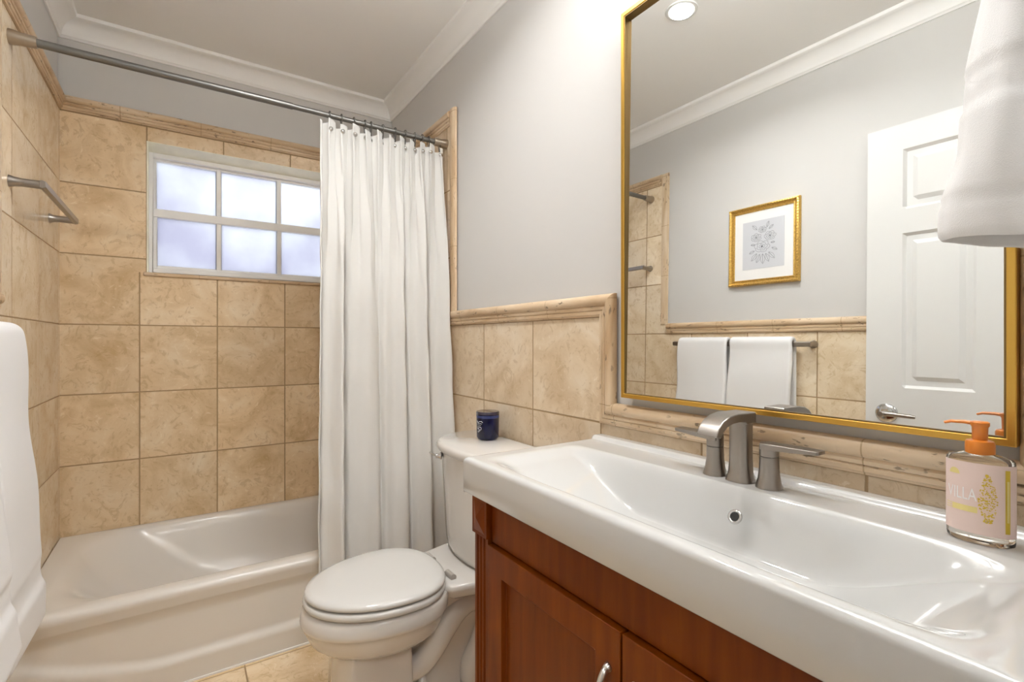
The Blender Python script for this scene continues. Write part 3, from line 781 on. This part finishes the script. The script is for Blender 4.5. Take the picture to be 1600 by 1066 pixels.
for (ya, yb_) in ((cy1-0.058, cy1), (cy0, cy0+0.058)):
    b = MB()
    poly = [(ya, CXF+0.030)]
    yy = [ya]
    fl = []
    n = 3; w = (yb_-ya); g = 0.011
    pts = [(ya, CXF+0.030), (ya, CXF-0.004)]
    for i in range(n):
        c = ya + w*(i+1)/(n+1)
        pts += [(c+g*0.5*math.cos(PI-t), CXF-0.004+0.005*math.sin(t)) for t in lin(0, PI, 7)]
    pts += [(yb_, CXF-0.004), (yb_, CXF+0.030)]
    b.prism(pts, lambda u, v, d: (v, u, d), 0.10, H-0.445)
    pil = b.build('pilaster', M_wood, cab)
    b = MB(); b.box((CXF-0.010, ya-0.003, H-0.445), (CXF+0.030, yb_+0.003, ZA))
    ym, zm = (ya+yb_)/2, (H-0.445+ZA)/2
    for r0, r1, d0, d1 in ((0.022, 0.018, 0, 0.003), (0.018, 0.0, 0.003, 0.007)):
        pass
    b.add([(CXF-0.010, ya+0.006, H-0.437), (CXF-0.010, yb_-0.006, H-0.437), (CXF-0.010, yb_-0.006, ZA-0.010), (CXF-0.010, ya+0.006, ZA-0.010), (CXF-0.020, ym, zm)], [(0, 1, 4), (1, 2, 4), (2, 3, 4), (3, 0, 4)])
    b.build('corner_block', M_wood, pil)
    b = MB(); b.box((CXF-0.008, ya-0.002, 0.0), (CXF+0.030, yb_+0.002, 0.10)); b.build('plinth_block', M_wood, pil, bevel=0.002)
dz0, dz1 = 0.14, ZD
for i, (ya, yb_, side) in enumerate(((VC+0.0015-0.008, cy1-0.064, -1), (cy0+0.064, VC-0.0015-0.010, 1))):
    st = 0.056
    def panel_h(y, z):
        d = min(y-ya, yb_-y, z-dz0, dz1-z)
        return 0.0 if d < st else (0.012*min(1, (d-st)/0.0025))
    ys = [ya, ya+st, ya+st+0.0025, yb_-st-0.0025, yb_-st, yb_]; zs = [dz0, dz0+st, dz0+st+0.0025, dz1-st-0.0025, dz1-st, dz1]
    b = MB(); b.grid(lambda y, z: (CXF-0.008+panel_h(y, z), y, z), ys, zs)
    b.grid(lambda y, z: (CXF+0.010, y, z), [ya, yb_], [dz0, dz1])
    for y in (ya, yb_): b.grid(lambda x, z: (x, y, z), [CXF-0.008, CXF+0.010], zs)
    for z in (dz0, dz1): b.grid(lambda x, y: (x, y, z), [CXF-0.008, CXF+0.010], ys)
    d = b.build('door', M_wood, cab, bevel=0.0015)
    hy = VC+0.026-0.008 if i == 0 else VC-0.028-0.010
    b = MB(); hz = H-0.522
    pts = []
    for t in lin(0, 1, 15):
        pts.append((CXF-0.012-0.024*math.sin(PI*t)**0.7, hy, hz-0.110*t))
    b.tube(pts, [0.0062-0.0022*math.sin(PI*t) for t in lin(0, 1, 15)], 12)
    for zz in (hz, hz-0.110): b.lathe((CXF-0.008, hy, zz), (-1, 0, 0), [(0, 0.0075), (0.003, 0.0072), (0.006, 0.006), (0.010, 0.004)], 14)
    b.build('handle', M_pull, d, smooth=3.2)
    # thin dark bead between stile and panel on the lit side
# ------------------------------------------------------------------ faucet
FX = 0.910
fau = thing('sink_faucet', 'brushed nickel faucet with arched flat spout and two lever handles', 'faucet', (FX, VC, VT))
b = MB()
def rr3(cx, cy, z, a, c, r): return [(x, y, z) for x, y in rrect(cx-a, cx+a, cy-c, cy+c, r, 6)]
b.loft([rr3(FX, VC, VT+0.0005, 0.024, 0.026, 0.018), rr3(FX, VC, VT+0.004, 0.0235, 0.0255, 0.018), rr3(FX, VC, VT+0.018, 0.0195, 0.0215, 0.016),
        rr3(FX, VC, VT+0.045, 0.0175, 0.0200, 0.014), rr3(FX, VC, VT+0.126, 0.0170, 0.0195, 0.012)])
col = b.build('spout_column', M_nickel, fau, smooth=SM)
b = MB()
pr_ = []
zt = VT+0.136
outer = [(FX+0.018, zt-0.022), (FX+0.018, zt-0.002), (FX+0.014, zt), (FX-0.045, zt+0.001), (FX-0.070, zt-0.002), (FX-0.090, zt-0.010), (FX-0.104, zt-0.022), (FX-0.113, zt-0.037)]
inner = [(FX-0.097, zt-0.040), (FX-0.090, zt-0.030), (FX-0.078, zt-0.022), (FX-0.060, zt-0.017), (FX-0.040, zt-0.016), (FX-0.017, zt-0.0175), (FX-0.014, zt-0.022)]
b.prism(outer+inner, lambda u, v, d: (u, d, v), VC-0.0215, VC+0.0215)
b.build('spout', M_nickel, fau, bevel=0.0022, seg=3)
for sgn, hy in ((1, VC+0.056), (-1, VC-0.056)):
    b = MB(); b.lathe((FX, hy, VT), (0, 0, 1), [(0.0005, 0.0235), (0.004, 0.023), (0.016, 0.0195), (0.034, 0.0172), (0.058, 0.0165)], 32)
    hb = b.build('handle_base', M_nickel, fau, smooth=SM)
    b = MB(); b.lathe((FX, hy, VT), (0, 0, 1), [(0.0592, 0.0160), (0.0592, 0.0165), (0.078, 0.0168), (0.0815, 0.0162), (0.083, 0.0)], 32)
    poly = [(0.0, 0.0165), (-0.010, 0.0155), (-0.0165, 0.0), (-0.010, -0.0155), (0.0, -0.0165), (0.045, -0.0160), (0.088, -0.0145), (0.091, -0.011), (0.091, 0.011), (0.088, 0.0145), (0.045, 0.0160)]
    n = len(poly)
    lo = [(FX+v, hy+sgn*u, VT+0.0715+0.0065*max(0, u/0.09)) for u, v in poly]; hi = [(FX+v, hy+sgn*u, VT+0.0835+0.0005*max(0, u/0.09)) for u, v in poly]
    b.loft([lo, hi])
    b.build('lever', M_nickel, hb, bevel=0.0015)
# ------------------------------------------------------------------ soap dispenser
SX, SY, SZ = 0.905, 0.200, VT
soap = thing('soap_dispenser', 'clear oval soap bottle with pink label and orange pump on the sink', 'soap dispenser', (SX, SY, SZ))
ROT = math.radians(6)
def ell(a, c, z, n=48):
    out = []
    for k in range(n):
        t = 2*PI*k/n; u, v = a*math.cos(t), c*math.sin(t)
        out.append((SX+v*math.cos(ROT)-u*math.sin(ROT)*0, SY+u, SZ+z))
    return out
A, Bq, HB = 0.0352, 0.0210, 0.116
b = MB(); b.loft([ell(A*0.90, Bq*0.86, 0.0008), ell(A*0.98, Bq*0.97, 0.003), ell(A, Bq, 0.007), ell(A, Bq, HB-0.006), ell(A*0.99, Bq*0.98, HB-0.003), ell(A*0.93, Bq*0.92, HB), ell(A*0.55, Bq*0.75, HB+0.004), ell(0.0125, 0.0125, HB+0.006), ell(0.0125, 0.0125, HB+0.012)])
b.build('bottle', M_clear, soap, smooth=SM)
def lab(t, z, d=0.0006):                                       # t : angle round the oval, 0 = facing the room
    return (SX-(Bq+d)*math.cos(t), SY+(A+d)*math.sin(t), SZ+z)
def arc_t(s):                                                  # arc length (m) from the front centre -> angle
    t = 0.0; st = 0.0; d = 0.01*(1 if s >= 0 else -1)
    while abs(st) < abs(s) and abs(t) < 1.6:
        st += (1 if s >= 0 else -1)*math.hypot(Bq*math.sin(t), A*math.cos(t))*abs(d); t += d
    return t
b = MB(); ts = lin(-1.58, 1.58, 50)
b.grid(lambda t, z: lab(t, z, 0.0005), ts, [0.0145, HB-0.0065]); lb = b.build('label', M_label, soap, smooth=3.2)
# marks on the label: positions s (m along the oval, + = towards the tub) and z
def patch(b, s0, s1, z0, z1, d=0.0009):
    b.grid(lambda s, z: lab(arc_t(s), z, d), lin(s0, s1, 7), [z0, z1])
b = MB()
patch(b, -0.0335, -0.0285, 0.021, 0.104, 0.0009)
b.build('gold_bar', M_foil, lb)
b = MB(); patch(b, -0.002, 0.025, 0.0425, 0.0505); b.build('gold_band', M_foil_lt, lb)
for zz in (0.0430, 0.0462, 0.0494):
    b = MB(); patch(b, 0.0255, 0.034, zz, zz+0.0009); b.build('gold_rule', M_foil_lt, lb)
b = MB(); patch(b, -0.0322, -0.0299, 0.036, 0.090, 0.0013); b.build('bar_inlay', M_foil_lt, lb)
b = MB()
b.grid(lambda q, v: lab(arc_t(0.0225+0.0066*q), 0.0915+0.0078*v*math.sqrt(max(0, 1-q*q)), 0.0009), lin(-1, 1, 17), [0, 0.5, 1])
b.build('dome_mark', M_foil_lt, lb)
rnd = random.Random(11)
b = MB()
for i in range(260):
    z = 0.032+0.064*rnd.random()**1.15
    k = (z-0.032)/0.064
    w = 0.0092*math.sin(PI*(0.13+0.80*k))**1.2
    s = -0.0120+rnd.uniform(-1, 1)*w
    r = rnd.uniform(0.0004, 0.0011)
    t = arc_t(s)
    b.add([lab(t+r/A*1.15*math.cos(a), z+r*math.sin(a), 0.0010+0.00002*(i % 5)) for a in lin(0, 2*PI*5/6, 6)], [(0, 1, 2, 3, 4, 5)])
b.build('gold_dots', M_foil, lb)
def text_mesh(txt, size):
    cu = bpy.data.curves.new('lettering', 'FONT'); cu.body = txt; cu.size = size; cu.resolution_u = 3
    ob = bpy.data.objects.new('lettering', cu); COL.objects.link(ob)
    bpy.context.view_layer.update()
    me = bpy.data.meshes.new_from_object(ob.evaluated_get(bpy.context.evaluated_depsgraph_get()))
    vs = [tuple(v.co) for v in me.vertices]; fs = [tuple(p.vertices) for p in me.polygons]
    bpy.data.objects.remove(ob); bpy.data.curves.remove(cu); bpy.data.meshes.remove(me)
    return vs, fs
def write(txt, size, s_right, z, d=0.0010, sx=1.0):
    vs, fs = text_mesh(txt, size)
    wmax = max(v[0] for v in vs)
    return [lab(arc_t(s_right+(wmax-v[0])*sx), z+v[1], d) for v in vs], fs
vs, fs = write('VILLA', 0.0235, -0.0015, 0.0585, sx=0.56)
MB().add(vs, fs).build('lettering', M_lettering, lb)
PX, PYc = SX, SY
b = MB(); b.lathe((PX, PYc, SZ+HB+0.004), (0, 0, 1), [(0, 0.0150), (0.003, 0.0155), (0.014, 0.0155), (0.0175, 0.0142), (0.019, 0.0095), (0.019, 0.0)], 32)
pc = b.build('pump_collar', M_orange, soap, smooth=SM)
b = MB(); z0 = SZ+HB+0.022
b.lathe((PX, PYc, z0), (0, 0, 1), [(0, 0.0080), (0.018, 0.0085), (0.0205, 0.0100), (0.0245, 0.0100), (0.026, 0.008), (0.026, 0)], 28)
zt_ = z0+0.0222
b.tube([(PX, PYc+0.002, zt_), (PX-0.001, PYc+0.016, zt_+0.0012), (PX-0.002, PYc+0.030, zt_+0.0004), (PX-0.003, PYc+0.037, zt_-0.0022)], [0.0050, 0.0042, 0.0036, 0.0030], 12, flat=0.62)
b.build('pump_head', M_orange, pc, smooth=SM)
# ------------------------------------------------------------------ toilet
TYC = 1.478
toi = thing('toilet', 'white two-piece toilet with closed lid between curtain and vanity', 'toilet', (0.62, TYC, 0))
def tlid(dx, dy):
    """tank outline: straight at the wall, bowed front, cut corners"""
    half = [(0.993, 0.262), (0.93, 0.268), (0.875, 0.262), (0.81, 0.222), (0.772, 0.172), (0.755, 0.115), (0.746, 0.06)]
    pts = half + [(0.744, 0.0)] + [(x, -y) for x, y in reversed(half)]
    out = []
    for x, y in pts:
        out.append((x if x > 0.99 else 0.99-(0.99-x)*dx, TYC+y*dy))
    return out
ZL = H-0.358
b = MB(); b.loft([[(x, y, z) for x, y in tlid(a, c)] for z, a, c in ((ZL-0.036, 0.95, 0.962), (ZL-0.031, 0.985, 0.988), (ZL-0.022, 1.0, 1.0), (ZL-0.012, 1.0, 1.0), (ZL-0.004, 0.985, 0.988), (ZL, 0.95, 0.965))])
b.build('tank_lid', M_porc, toi, smooth=math.radians(50))
b = MB(); b.loft([[(x, y, z) for x, y in tlid(a, c)] for z, a, c in ((0.4045, 0.80, 0.70), (0.410, 0.845, 0.76), (0.430, 0.868, 0.825), (0.48, 0.88, 0.86), (0.60, 0.90, 0.885), (ZL-0.034, 0.93, 0.925))])
tank = b.build('tank', M_porc, toi, smooth=math.radians(50))
b = MB(); lx, ly, lz = 0.779, TYC+0.140, ZL-0.056
nrm = Vector((-0.80, 0.55, 0)).normalized()
b.lathe((lx, ly, lz), nrm, [(0, 0.0135), (0.004, 0.013), (0.008, 0.010), (0.016, 0.008), (0.020, 0.009), (0.022, 0.0)], 22)
p0 = Vector((lx, ly, lz))+nrm*0.017
b.tube([p0, p0+Vector((-0.007, 0.012, 0.003)), p0+Vector((-0.010, 0.026, 0.005)), p0+Vector((-0.010, 0.036, 0.0065))], [0.0055, 0.005, 0.0055, 0.005], 12, flat=0.7)
b.build('flush_lever', M_chrome, tank, smooth=SM)
# bowl: egg outlines along x
def egg(xt, xb, w, z, n=44, sq=0.0, back=0.86, dy=0.0):
    """xt tip, xb back end, half width w"""
    xm = lerp(xt, xb, 0.60); out = []
    for k in range(n):
        t = 2*PI*k/n; c, s_ = math.cos(t), math.sin(t)
        rx = (xm-xt) if c < 0 else (xb-xm)
        e = 2/(2.0 if c < 0 else 2.5)
        out.append((xm+rx*math.copysign(abs(c)**e, c), TYC+dy+w*math.copysign(abs(s_)**(1.0 if c < 0 else 0.9), s_), z))
    return out
ZS = 0.435
b = MB()
b.loft([egg(0.365, 0.630, 0.105, 0.250), egg(0.330, 0.660, 0.138, 0.263), egg(0.302, 0.682, 0.162, 0.288), egg(0.288, 0.694, 0.174, 0.318), egg(0.2845, 0.697, 0.1772, 0.334),
        egg(0.278, 0.700, 0.183, 0.337), egg(0.275, 0.703, 0.187, 0.345), egg(0.274, 0.705, 0.188, 0.350), egg(0.279, 0.706, 0.186, 0.378), egg(0.288, 0.706, 0.179, 0.387), egg(0.30, 0.70, 0.165, 0.389)])
b.build('bowl', M_porc, toi, smooth=math.radians(55))
b = MB(); b.loft([egg(0.288, 0.690, 0.184, 0.392), egg(0.283, 0.693, 0.188, 0.396), egg(0.282, 0.694, 0.189, 0.403), egg(0.285, 0.692, 0.187, 0.411), egg(0.292, 0.688, 0.181, 0.413)])
b.build('seat', M_seat, toi, smooth=math.radians(60))
b = MB(); b.loft([egg(0.294, 0.690, 0.181, 0.416), egg(0.287, 0.694, 0.186, 0.420), egg(0.287, 0.694, 0.186, 0.426), egg(0.291, 0.691, 0.182, 0.432), egg(0.305, 0.683, 0.170, 0.4355), egg(0.36, 0.655, 0.12, 0.4375), egg(0.44, 0.60, 0.05, 0.438)])
b.build('seat_lid', M_seat, toi, smooth=math.radians(60))
for sg in (1, -1):
    b = MB(); b.tube([(0.706, TYC+sg*0.075-0.022, 0.408), (0.706, TYC+sg*0.075+0.022, 0.408)], 0.010, 14); b.box((0.69, TYC+sg*0.075-0.014, 0.388), (0.735, TYC+sg*0.075+0.014, 0.401))
    b.build('hinge', M_hinge, toi, smooth=SM)
# deck behind the seat that carries the tank
def deck(z, ins):
    h = [(0.655, 0.10), (0.68, 0.138), (0.735, 0.150), (0.80, 0.168), (0.90, 0.18), (0.985, 0.18)]
    pts = h + [(x, -y) for x, y in reversed(h)]
    return [(lerp(x, 0.83, ins), TYC+y*(1-ins), z) for x, y in pts]
b = MB(); b.loft([deck(0.352, 0.14), deck(0.366, 0.04), deck(0.385, 0.0), deck(0.396, 0.0), deck(0.402, 0.03)])
b.build('tank_deck', M_porc, toi, smooth=math.radians(45))
# pedestal column under the front of the bowl
def ped(z, x0_, x1_, w, ch):
    pts = [(x0_, -w+ch), (x0_+ch*0.6, -w), (x1_, -w), (x1_, w), (x0_+ch*0.6, w), (x0_, w-ch)]
    return [(x, TYC+y, z) for x, y in pts]
b = MB(); b.loft([ped(0.0, 0.352, 0.575, 0.118, 0.04), ped(0.02, 0.356, 0.575, 0.115, 0.04), ped(0.12, 0.366, 0.57, 0.107, 0.04), ped(0.275, 0.370, 0.565, 0.104, 0.04)])
b.build('pedestal', M_porc, toi, bevel=0.007, seg=3)
b = MB(); b.loft([[(x, y, z) for x, y in rrect(0.42+i_, 0.90-i_, TYC-0.122+i_, TYC+0.122-i_, 0.05, 6)] for z, i_ in ((0.0, 0.0), (0.030, 0.0), (0.042, 0.008), (0.046, 0.03))])
b.build('foot', M_porc, toi, smooth=math.radians(50))
# body between column and wall with the trapway showing as an S-shaped bulge
b = MB(); b.loft([[(x, y, z) for x, y in rrect(a, c, TYC-w, TYC+w, 0.045, 6)] for z, a, c, w in ((0.03, 0.55, 0.86, 0.075), (0.12, 0.56, 0.84, 0.062), (0.22, 0.58, 0.84, 0.066), (0.30, 0.62, 0.88, 0.082), (0.37, 0.66, 0.95, 0.12))])
b.build('rear_body', M_porc, toi, smooth=math.radians(60))
for sg in (-1, 1):
    pts = [(0.545, 0.155, 0.045), (0.575, 0.150, 0.052), (0.615, 0.165, 0.060), (0.650, 0.205, 0.068), (0.685, 0.255, 0.074), (0.725, 0.300, 0.078), (0.775, 0.318, 0.078), (0.825, 0.295, 0.076), (0.845, 0.235, 0.074), (0.825, 0.165, 0.072), (0.790, 0.105, 0.070), (0.785, 0.050, 0.070)]
    P3 = [Vector((x, TYC+sg*y, z)) for x, z, y in pts]
    fine = []
    for i in range(len(P3)-1):
        a, c = P3[i], P3[i+1]; m0 = (P3[min(i+1, len(P3)-1)]-P3[max(i-1, 0)])*0.5; m1 = (P3[min(i+2, len(P3)-1)]-P3[i])*0.5
        for t in (0, 0.34, 0.67):
            fine.append(a*(2*t**3-3*t*t+1)+m0*(t**3-2*t*t+t)+c*(-2*t**3+3*t*t)+m1*(t**3-t*t))
    fine.append(P3[-1])
    b = MB(); b.tube(fine, 0.042, 18); b.build('trapway', M_porc, toi, smooth=3.2)
    b = MB(); b.lathe((0.640, TYC+sg*0.104, 0.043), (0, 0, 1), [(0, 0.016), (0.006, 0.016), (0.016, 0.013), (0.022, 0.007), (0.024, 0)], 18); b.build('bolt_cap', M_porc, toi, smooth=3.2)
    b = MB(); b.tube([(0.600, TYC+sg*0.070, 0.042), (0.605, TYC+sg*0.085, 0.060), (0.607, TYC+sg*0.082, 0.100), (0.610, TYC+sg*0.075, 0.135)], [0.020, 0.018, 0.014, 0.010], 12); b.build('foot_rib', M_porc, toi, smooth=3.2)
# ------------------------------------------------------------------ candle on the tank
CX, CY, CZ = 0.930, 1.545, ZL
can = thing('jar_candle', 'dark blue glass jar candle with a lid on the toilet tank', 'candle', (CX, CY, CZ))
b = MB(); b.lathe((CX, CY, CZ), (0, 0, 1), [(0.0003, 0.030), (0.003, 0.036), (0.010, 0.0405), (0.090, 0.0420), (0.092, 0.0415), (0.092, 0.0385), (0.080, 0.0380), (0.0795, 0.0)], 40)
b.build('jar', M_blueglass, can, smooth=SM)
b = MB(); b.lathe((CX, CY, CZ), (0, 0, 1), [(0.0915, 0.0380), (0.0930, 0.0428), (0.1000, 0.0428), (0.1030, 0.0410), (0.1030, 0.0)], 40)
M_lid = simple('smoked_lid', (0.035, 0.026, 0.045), 0.12, coat=0.5)
b.build('lid', M_lid, can, smooth=SM)
M_band = simple('paler_blue_band', (0.035, 0.05, 0.16), 0.15, coat=0.4)
b = MB(); b.lathe((CX, CY, CZ), (0, 0, 1), [(0.0800, 0.0422), (0.0800, 0.0425), (0.0895, 0.0427), (0.0895, 0.0422)], 40); b.build('neck_band', M_band, can, smooth=SM)
# silver script written up the side of the jar
b = MB()
def jar(a, z): return (CX+0.0428*math.cos(a), CY+0.0428*math.sin(a), CZ+z)
AC = math.radians(192)
def script(pts, w):
    P_ = []
    for i in range(len(pts)-1):
        for t in (0, 0.25, 0.5, 0.75): P_.append((lerp(pts[i][0], pts[i+1][0], t), lerp(pts[i][1], pts[i+1][1], t)))
    P_.append(pts[-1])
    b.tube([jar(AC-u/0.042, z) for u, z in P_], w, 6)
script([(-0.016, 0.066), (-0.010, 0.070), (-0.002, 0.069), (0.004, 0.064), (0.009, 0.066), (0.012, 0.071)], 0.0010)
script([(-0.012, 0.061), (-0.006, 0.062), (0.000, 0.060), (0.006, 0.060)], 0.0010)
script([(-0.008, 0.056), (0.0, 0.054), (0.006, 0.051)], 0.0008)
script([(-0.004+0.006*math.cos(t), 0.044+0.006*math.sin(t)) for t in lin(0, 2*PI, 10)], 0.0010)
script([(0.006, 0.047), (0.008, 0.043), (0.005, 0.041)], 0.0009)
script([(-0.004, 0.034), (0.002, 0.036), (0.006, 0.032), (0.002, 0.030)], 0.0009)
b.build('silver_script', M_silver_ink, can)
# ------------------------------------------------------------------ hand towel on a ring by the doorway
HX, HZ = 0.820, H+0.117
ZTW = H+0.478
tr_ = thing('towel_hook', 'brushed nickel peg on the wall beside the doorway, holding the hand towel', 'hook', (HX, YF, ZTW+0.05))
b = MB(); b.lathe((HX, YF, ZTW+0.05), (0, 1, 0), [(0, 0.022), (0.005, 0.021), (0.012, 0.010), (0.080, 0.008), (0.088, 0.011), (0.094, 0.010), (0.095, 0)], 24); b.build('peg', M_nickel, tr_, smooth=SM)
b = MB(); loops = []
def hl(z, k, sc=1.0):
    """k: 0 at the top where the cloth is gathered, 1 at the hem"""
    a = lerp(0.050, 0.098, ss(0, 0.9, k))*sc; c = (lerp(0.042, 0.060, ss(0, 0.55, k))+0.016*ss(0.72, 0.93, k))*sc
    cy = YF+0.066+0.012*k
    out = []
    for j in range(64):
        t = 2*PI*j/64
        w = 1+0.05*math.sin(3*t+1.2)+(0.035*math.sin(7*t+k*1.5)+0.02*math.sin(11*t))*(1-0.5*k)
        out.append((HX+a*w*math.cos(t), max(YF+0.004, cy+c*w*math.sin(t)), z+0.010*k*k*math.sin(t+0.3)))
    return out
loops.append(hl(ZTW+0.012, 0.0, 0.45)); loops.append(hl(ZTW+0.008, 0.0, 0.8))
for i in range(44):
    k = i/43; z = lerp(ZTW, HZ+0.012, k); d = z-HZ
    s_ = 1.0
    if abs(d-0.045) < 0.005: s_ = 0.975                        # hem seam
    if 0.150 < d < 0.205: s_ = 0.962+0.006*math.sin(d*900)
    loops.append(hl(z, k, s_))
loops += [hl(HZ+0.005, 1.0, 0.99), hl(HZ, 1.0, 0.95), hl(HZ+0.002, 1.0, 0.90), hl(HZ+0.015, 1.0, 0.86), hl(HZ+0.05, 1.0, 0.80), hl(HZ+0.07, 1.0, 0.60)]
b.loft(loops)
ht = b.build('hand_towel', M_towel, None, smooth=math.radians(70), loc=(HX, YF+0.07, HZ))
b = MB(); b.ring((HX, YF+0.07, ZTW+0.040), (0, 1, 0), 0.024, 0.003, 24, 8); b.build('hanging_loop', M_towel, ht, smooth=3.2)
tag(ht, 'white hand towel hanging near the camera in front of the mirror', 'towel')
# ------------------------------------------------------------------ recessed ceiling light
LX, LY = 0.300, 1.275
dl = thing('ceiling_downlight', 'round recessed ceiling downlight seen glowing in the mirror', 'ceiling light', (LX, LY, ZC))
b = MB(); b.lathe((LX, LY, ZC), (0, 0, -1), [(0.0002, 0.064), (0.004, 0.062), (0.005, 0.052), (0.0015, 0.048)], 40); b.build('trim_ring', M_white, dl, smooth=SM)
b = MB(); b.lathe((LX, LY, ZC), (0, 0, -1), [(0.0005, 0.048), (0.0028, 0.047), (0.0045, 0.0)], 40); b.build('lens', M_lamp, dl, smooth=SM)
ld = bpy.data.lights.new('downlight_lamp', 'AREA'); ld.shape = 'DISK'; ld.size = 0.09; ld.energy = DOWNLIGHT_W; ld.color = (1.0, 0.995, 0.985)
lo = bpy.data.objects.new('downlight_lamp', ld); COL.objects.link(lo); lo.parent = dl; lo.location = (0, 0, -0.008)
ld.spread = math.radians(150)
# ------------------------------------------------------------------ light bar over the mirror (its bulbs glint in the sink)
VZ = H+1.02
vl = thing('vanity_light', 'brushed nickel light bar with four frosted shades on the wall above the mirror', 'wall light', (XR+P, 0.553, VZ))
b = MB(); b.box((XR+P-0.022, 0.553-0.30, VZ-0.03), (XR+P, 0.553+0.30, VZ+0.03)); b.build('back_plate', M_nickel, vl, bevel=0.004)
M_shade = emit('glowing_frosted_shade', (1.0, 0.96, 0.90), 3.0)
for i in range(4):
    y = 0.553+(i-1.5)*0.165
    b = MB(); b.tube([(XR+P-0.02, y, VZ), (XR-0.150, y, VZ), (XR-0.165, y, VZ+0.012), (XR-0.165, y, VZ+0.035)], 0.008, 12); b.lathe((XR-0.165, y, VZ+0.03), (0, 0, 1), [(0, 0.022), (0.014, 0.024), (0.014, 0.0)], 24)
    b.build('arm', M_nickel, vl, smooth=SM)
    b = MB(); b.lathe((XR-0.165, y, VZ+0.045), (0, 0, 1), [(0, 0.020), (0.010, 0.030), (0.035, 0.040), (0.065, 0.044), (0.085, 0.040), (0.10, 0.024), (0.104, 0)], 28)
    b.build('shade', M_shade, vl, smooth=3.2)
    pl = bpy.data.lights.new('bulb_lamp', 'POINT'); pl.energy = VANITY_W; pl.shadow_soft_size = 0.045; pl.color = (1.0, 0.995, 0.985)
    po = bpy.data.objects.new('bulb_lamp', pl); COL.objects.link(po); po.parent = vl; po.location = (-0.165-P, y-0.553, 0.205)
    ul = bpy.data.lights.new('upward_fill_lamp', 'AREA'); ul.shape = 'DISK'; ul.size = 0.06; ul.energy = UP_FILL_W; ul.color = (1.0, 0.995, 0.985)  # extra lamp beside the bulb, added for bounce off the ceiling
    uo = bpy.data.objects.new('upward_fill_lamp', ul); COL.objects.link(uo); uo.parent = vl; uo.location = (-0.165-P, y-0.553, 0.155); uo.rotation_euler = (PI, 0, 0)
# ------------------------------------------------------------------ fill light added in the unseen hallway, for even brightness
hl_ = thing('hallway_fill_light', 'added round fill light in the unseen hallway behind the doorway', 'ceiling light', (0.1, -0.75, ZC))
b = MB(); b.lathe((0.1, -0.75, ZC), (0, 0, -1), [(0.0, 0.14), (0.02, 0.14), (0.05, 0.11), (0.065, 0.0)], 32); b.build('fill_diffuser', M_shade, hl_, smooth=3.2)
hd_ = bpy.data.lights.new('hall_fill_lamp', 'AREA'); hd_.shape = 'DISK'; hd_.size = 0.26; hd_.energy = HALL_FILL_W; hd_.color = (1.0, 0.995, 0.985)
ho = bpy.data.objects.new('hall_fill_lamp', hd_); COL.objects.link(ho); ho.parent = hl_; ho.location = (0, 0, -0.075)
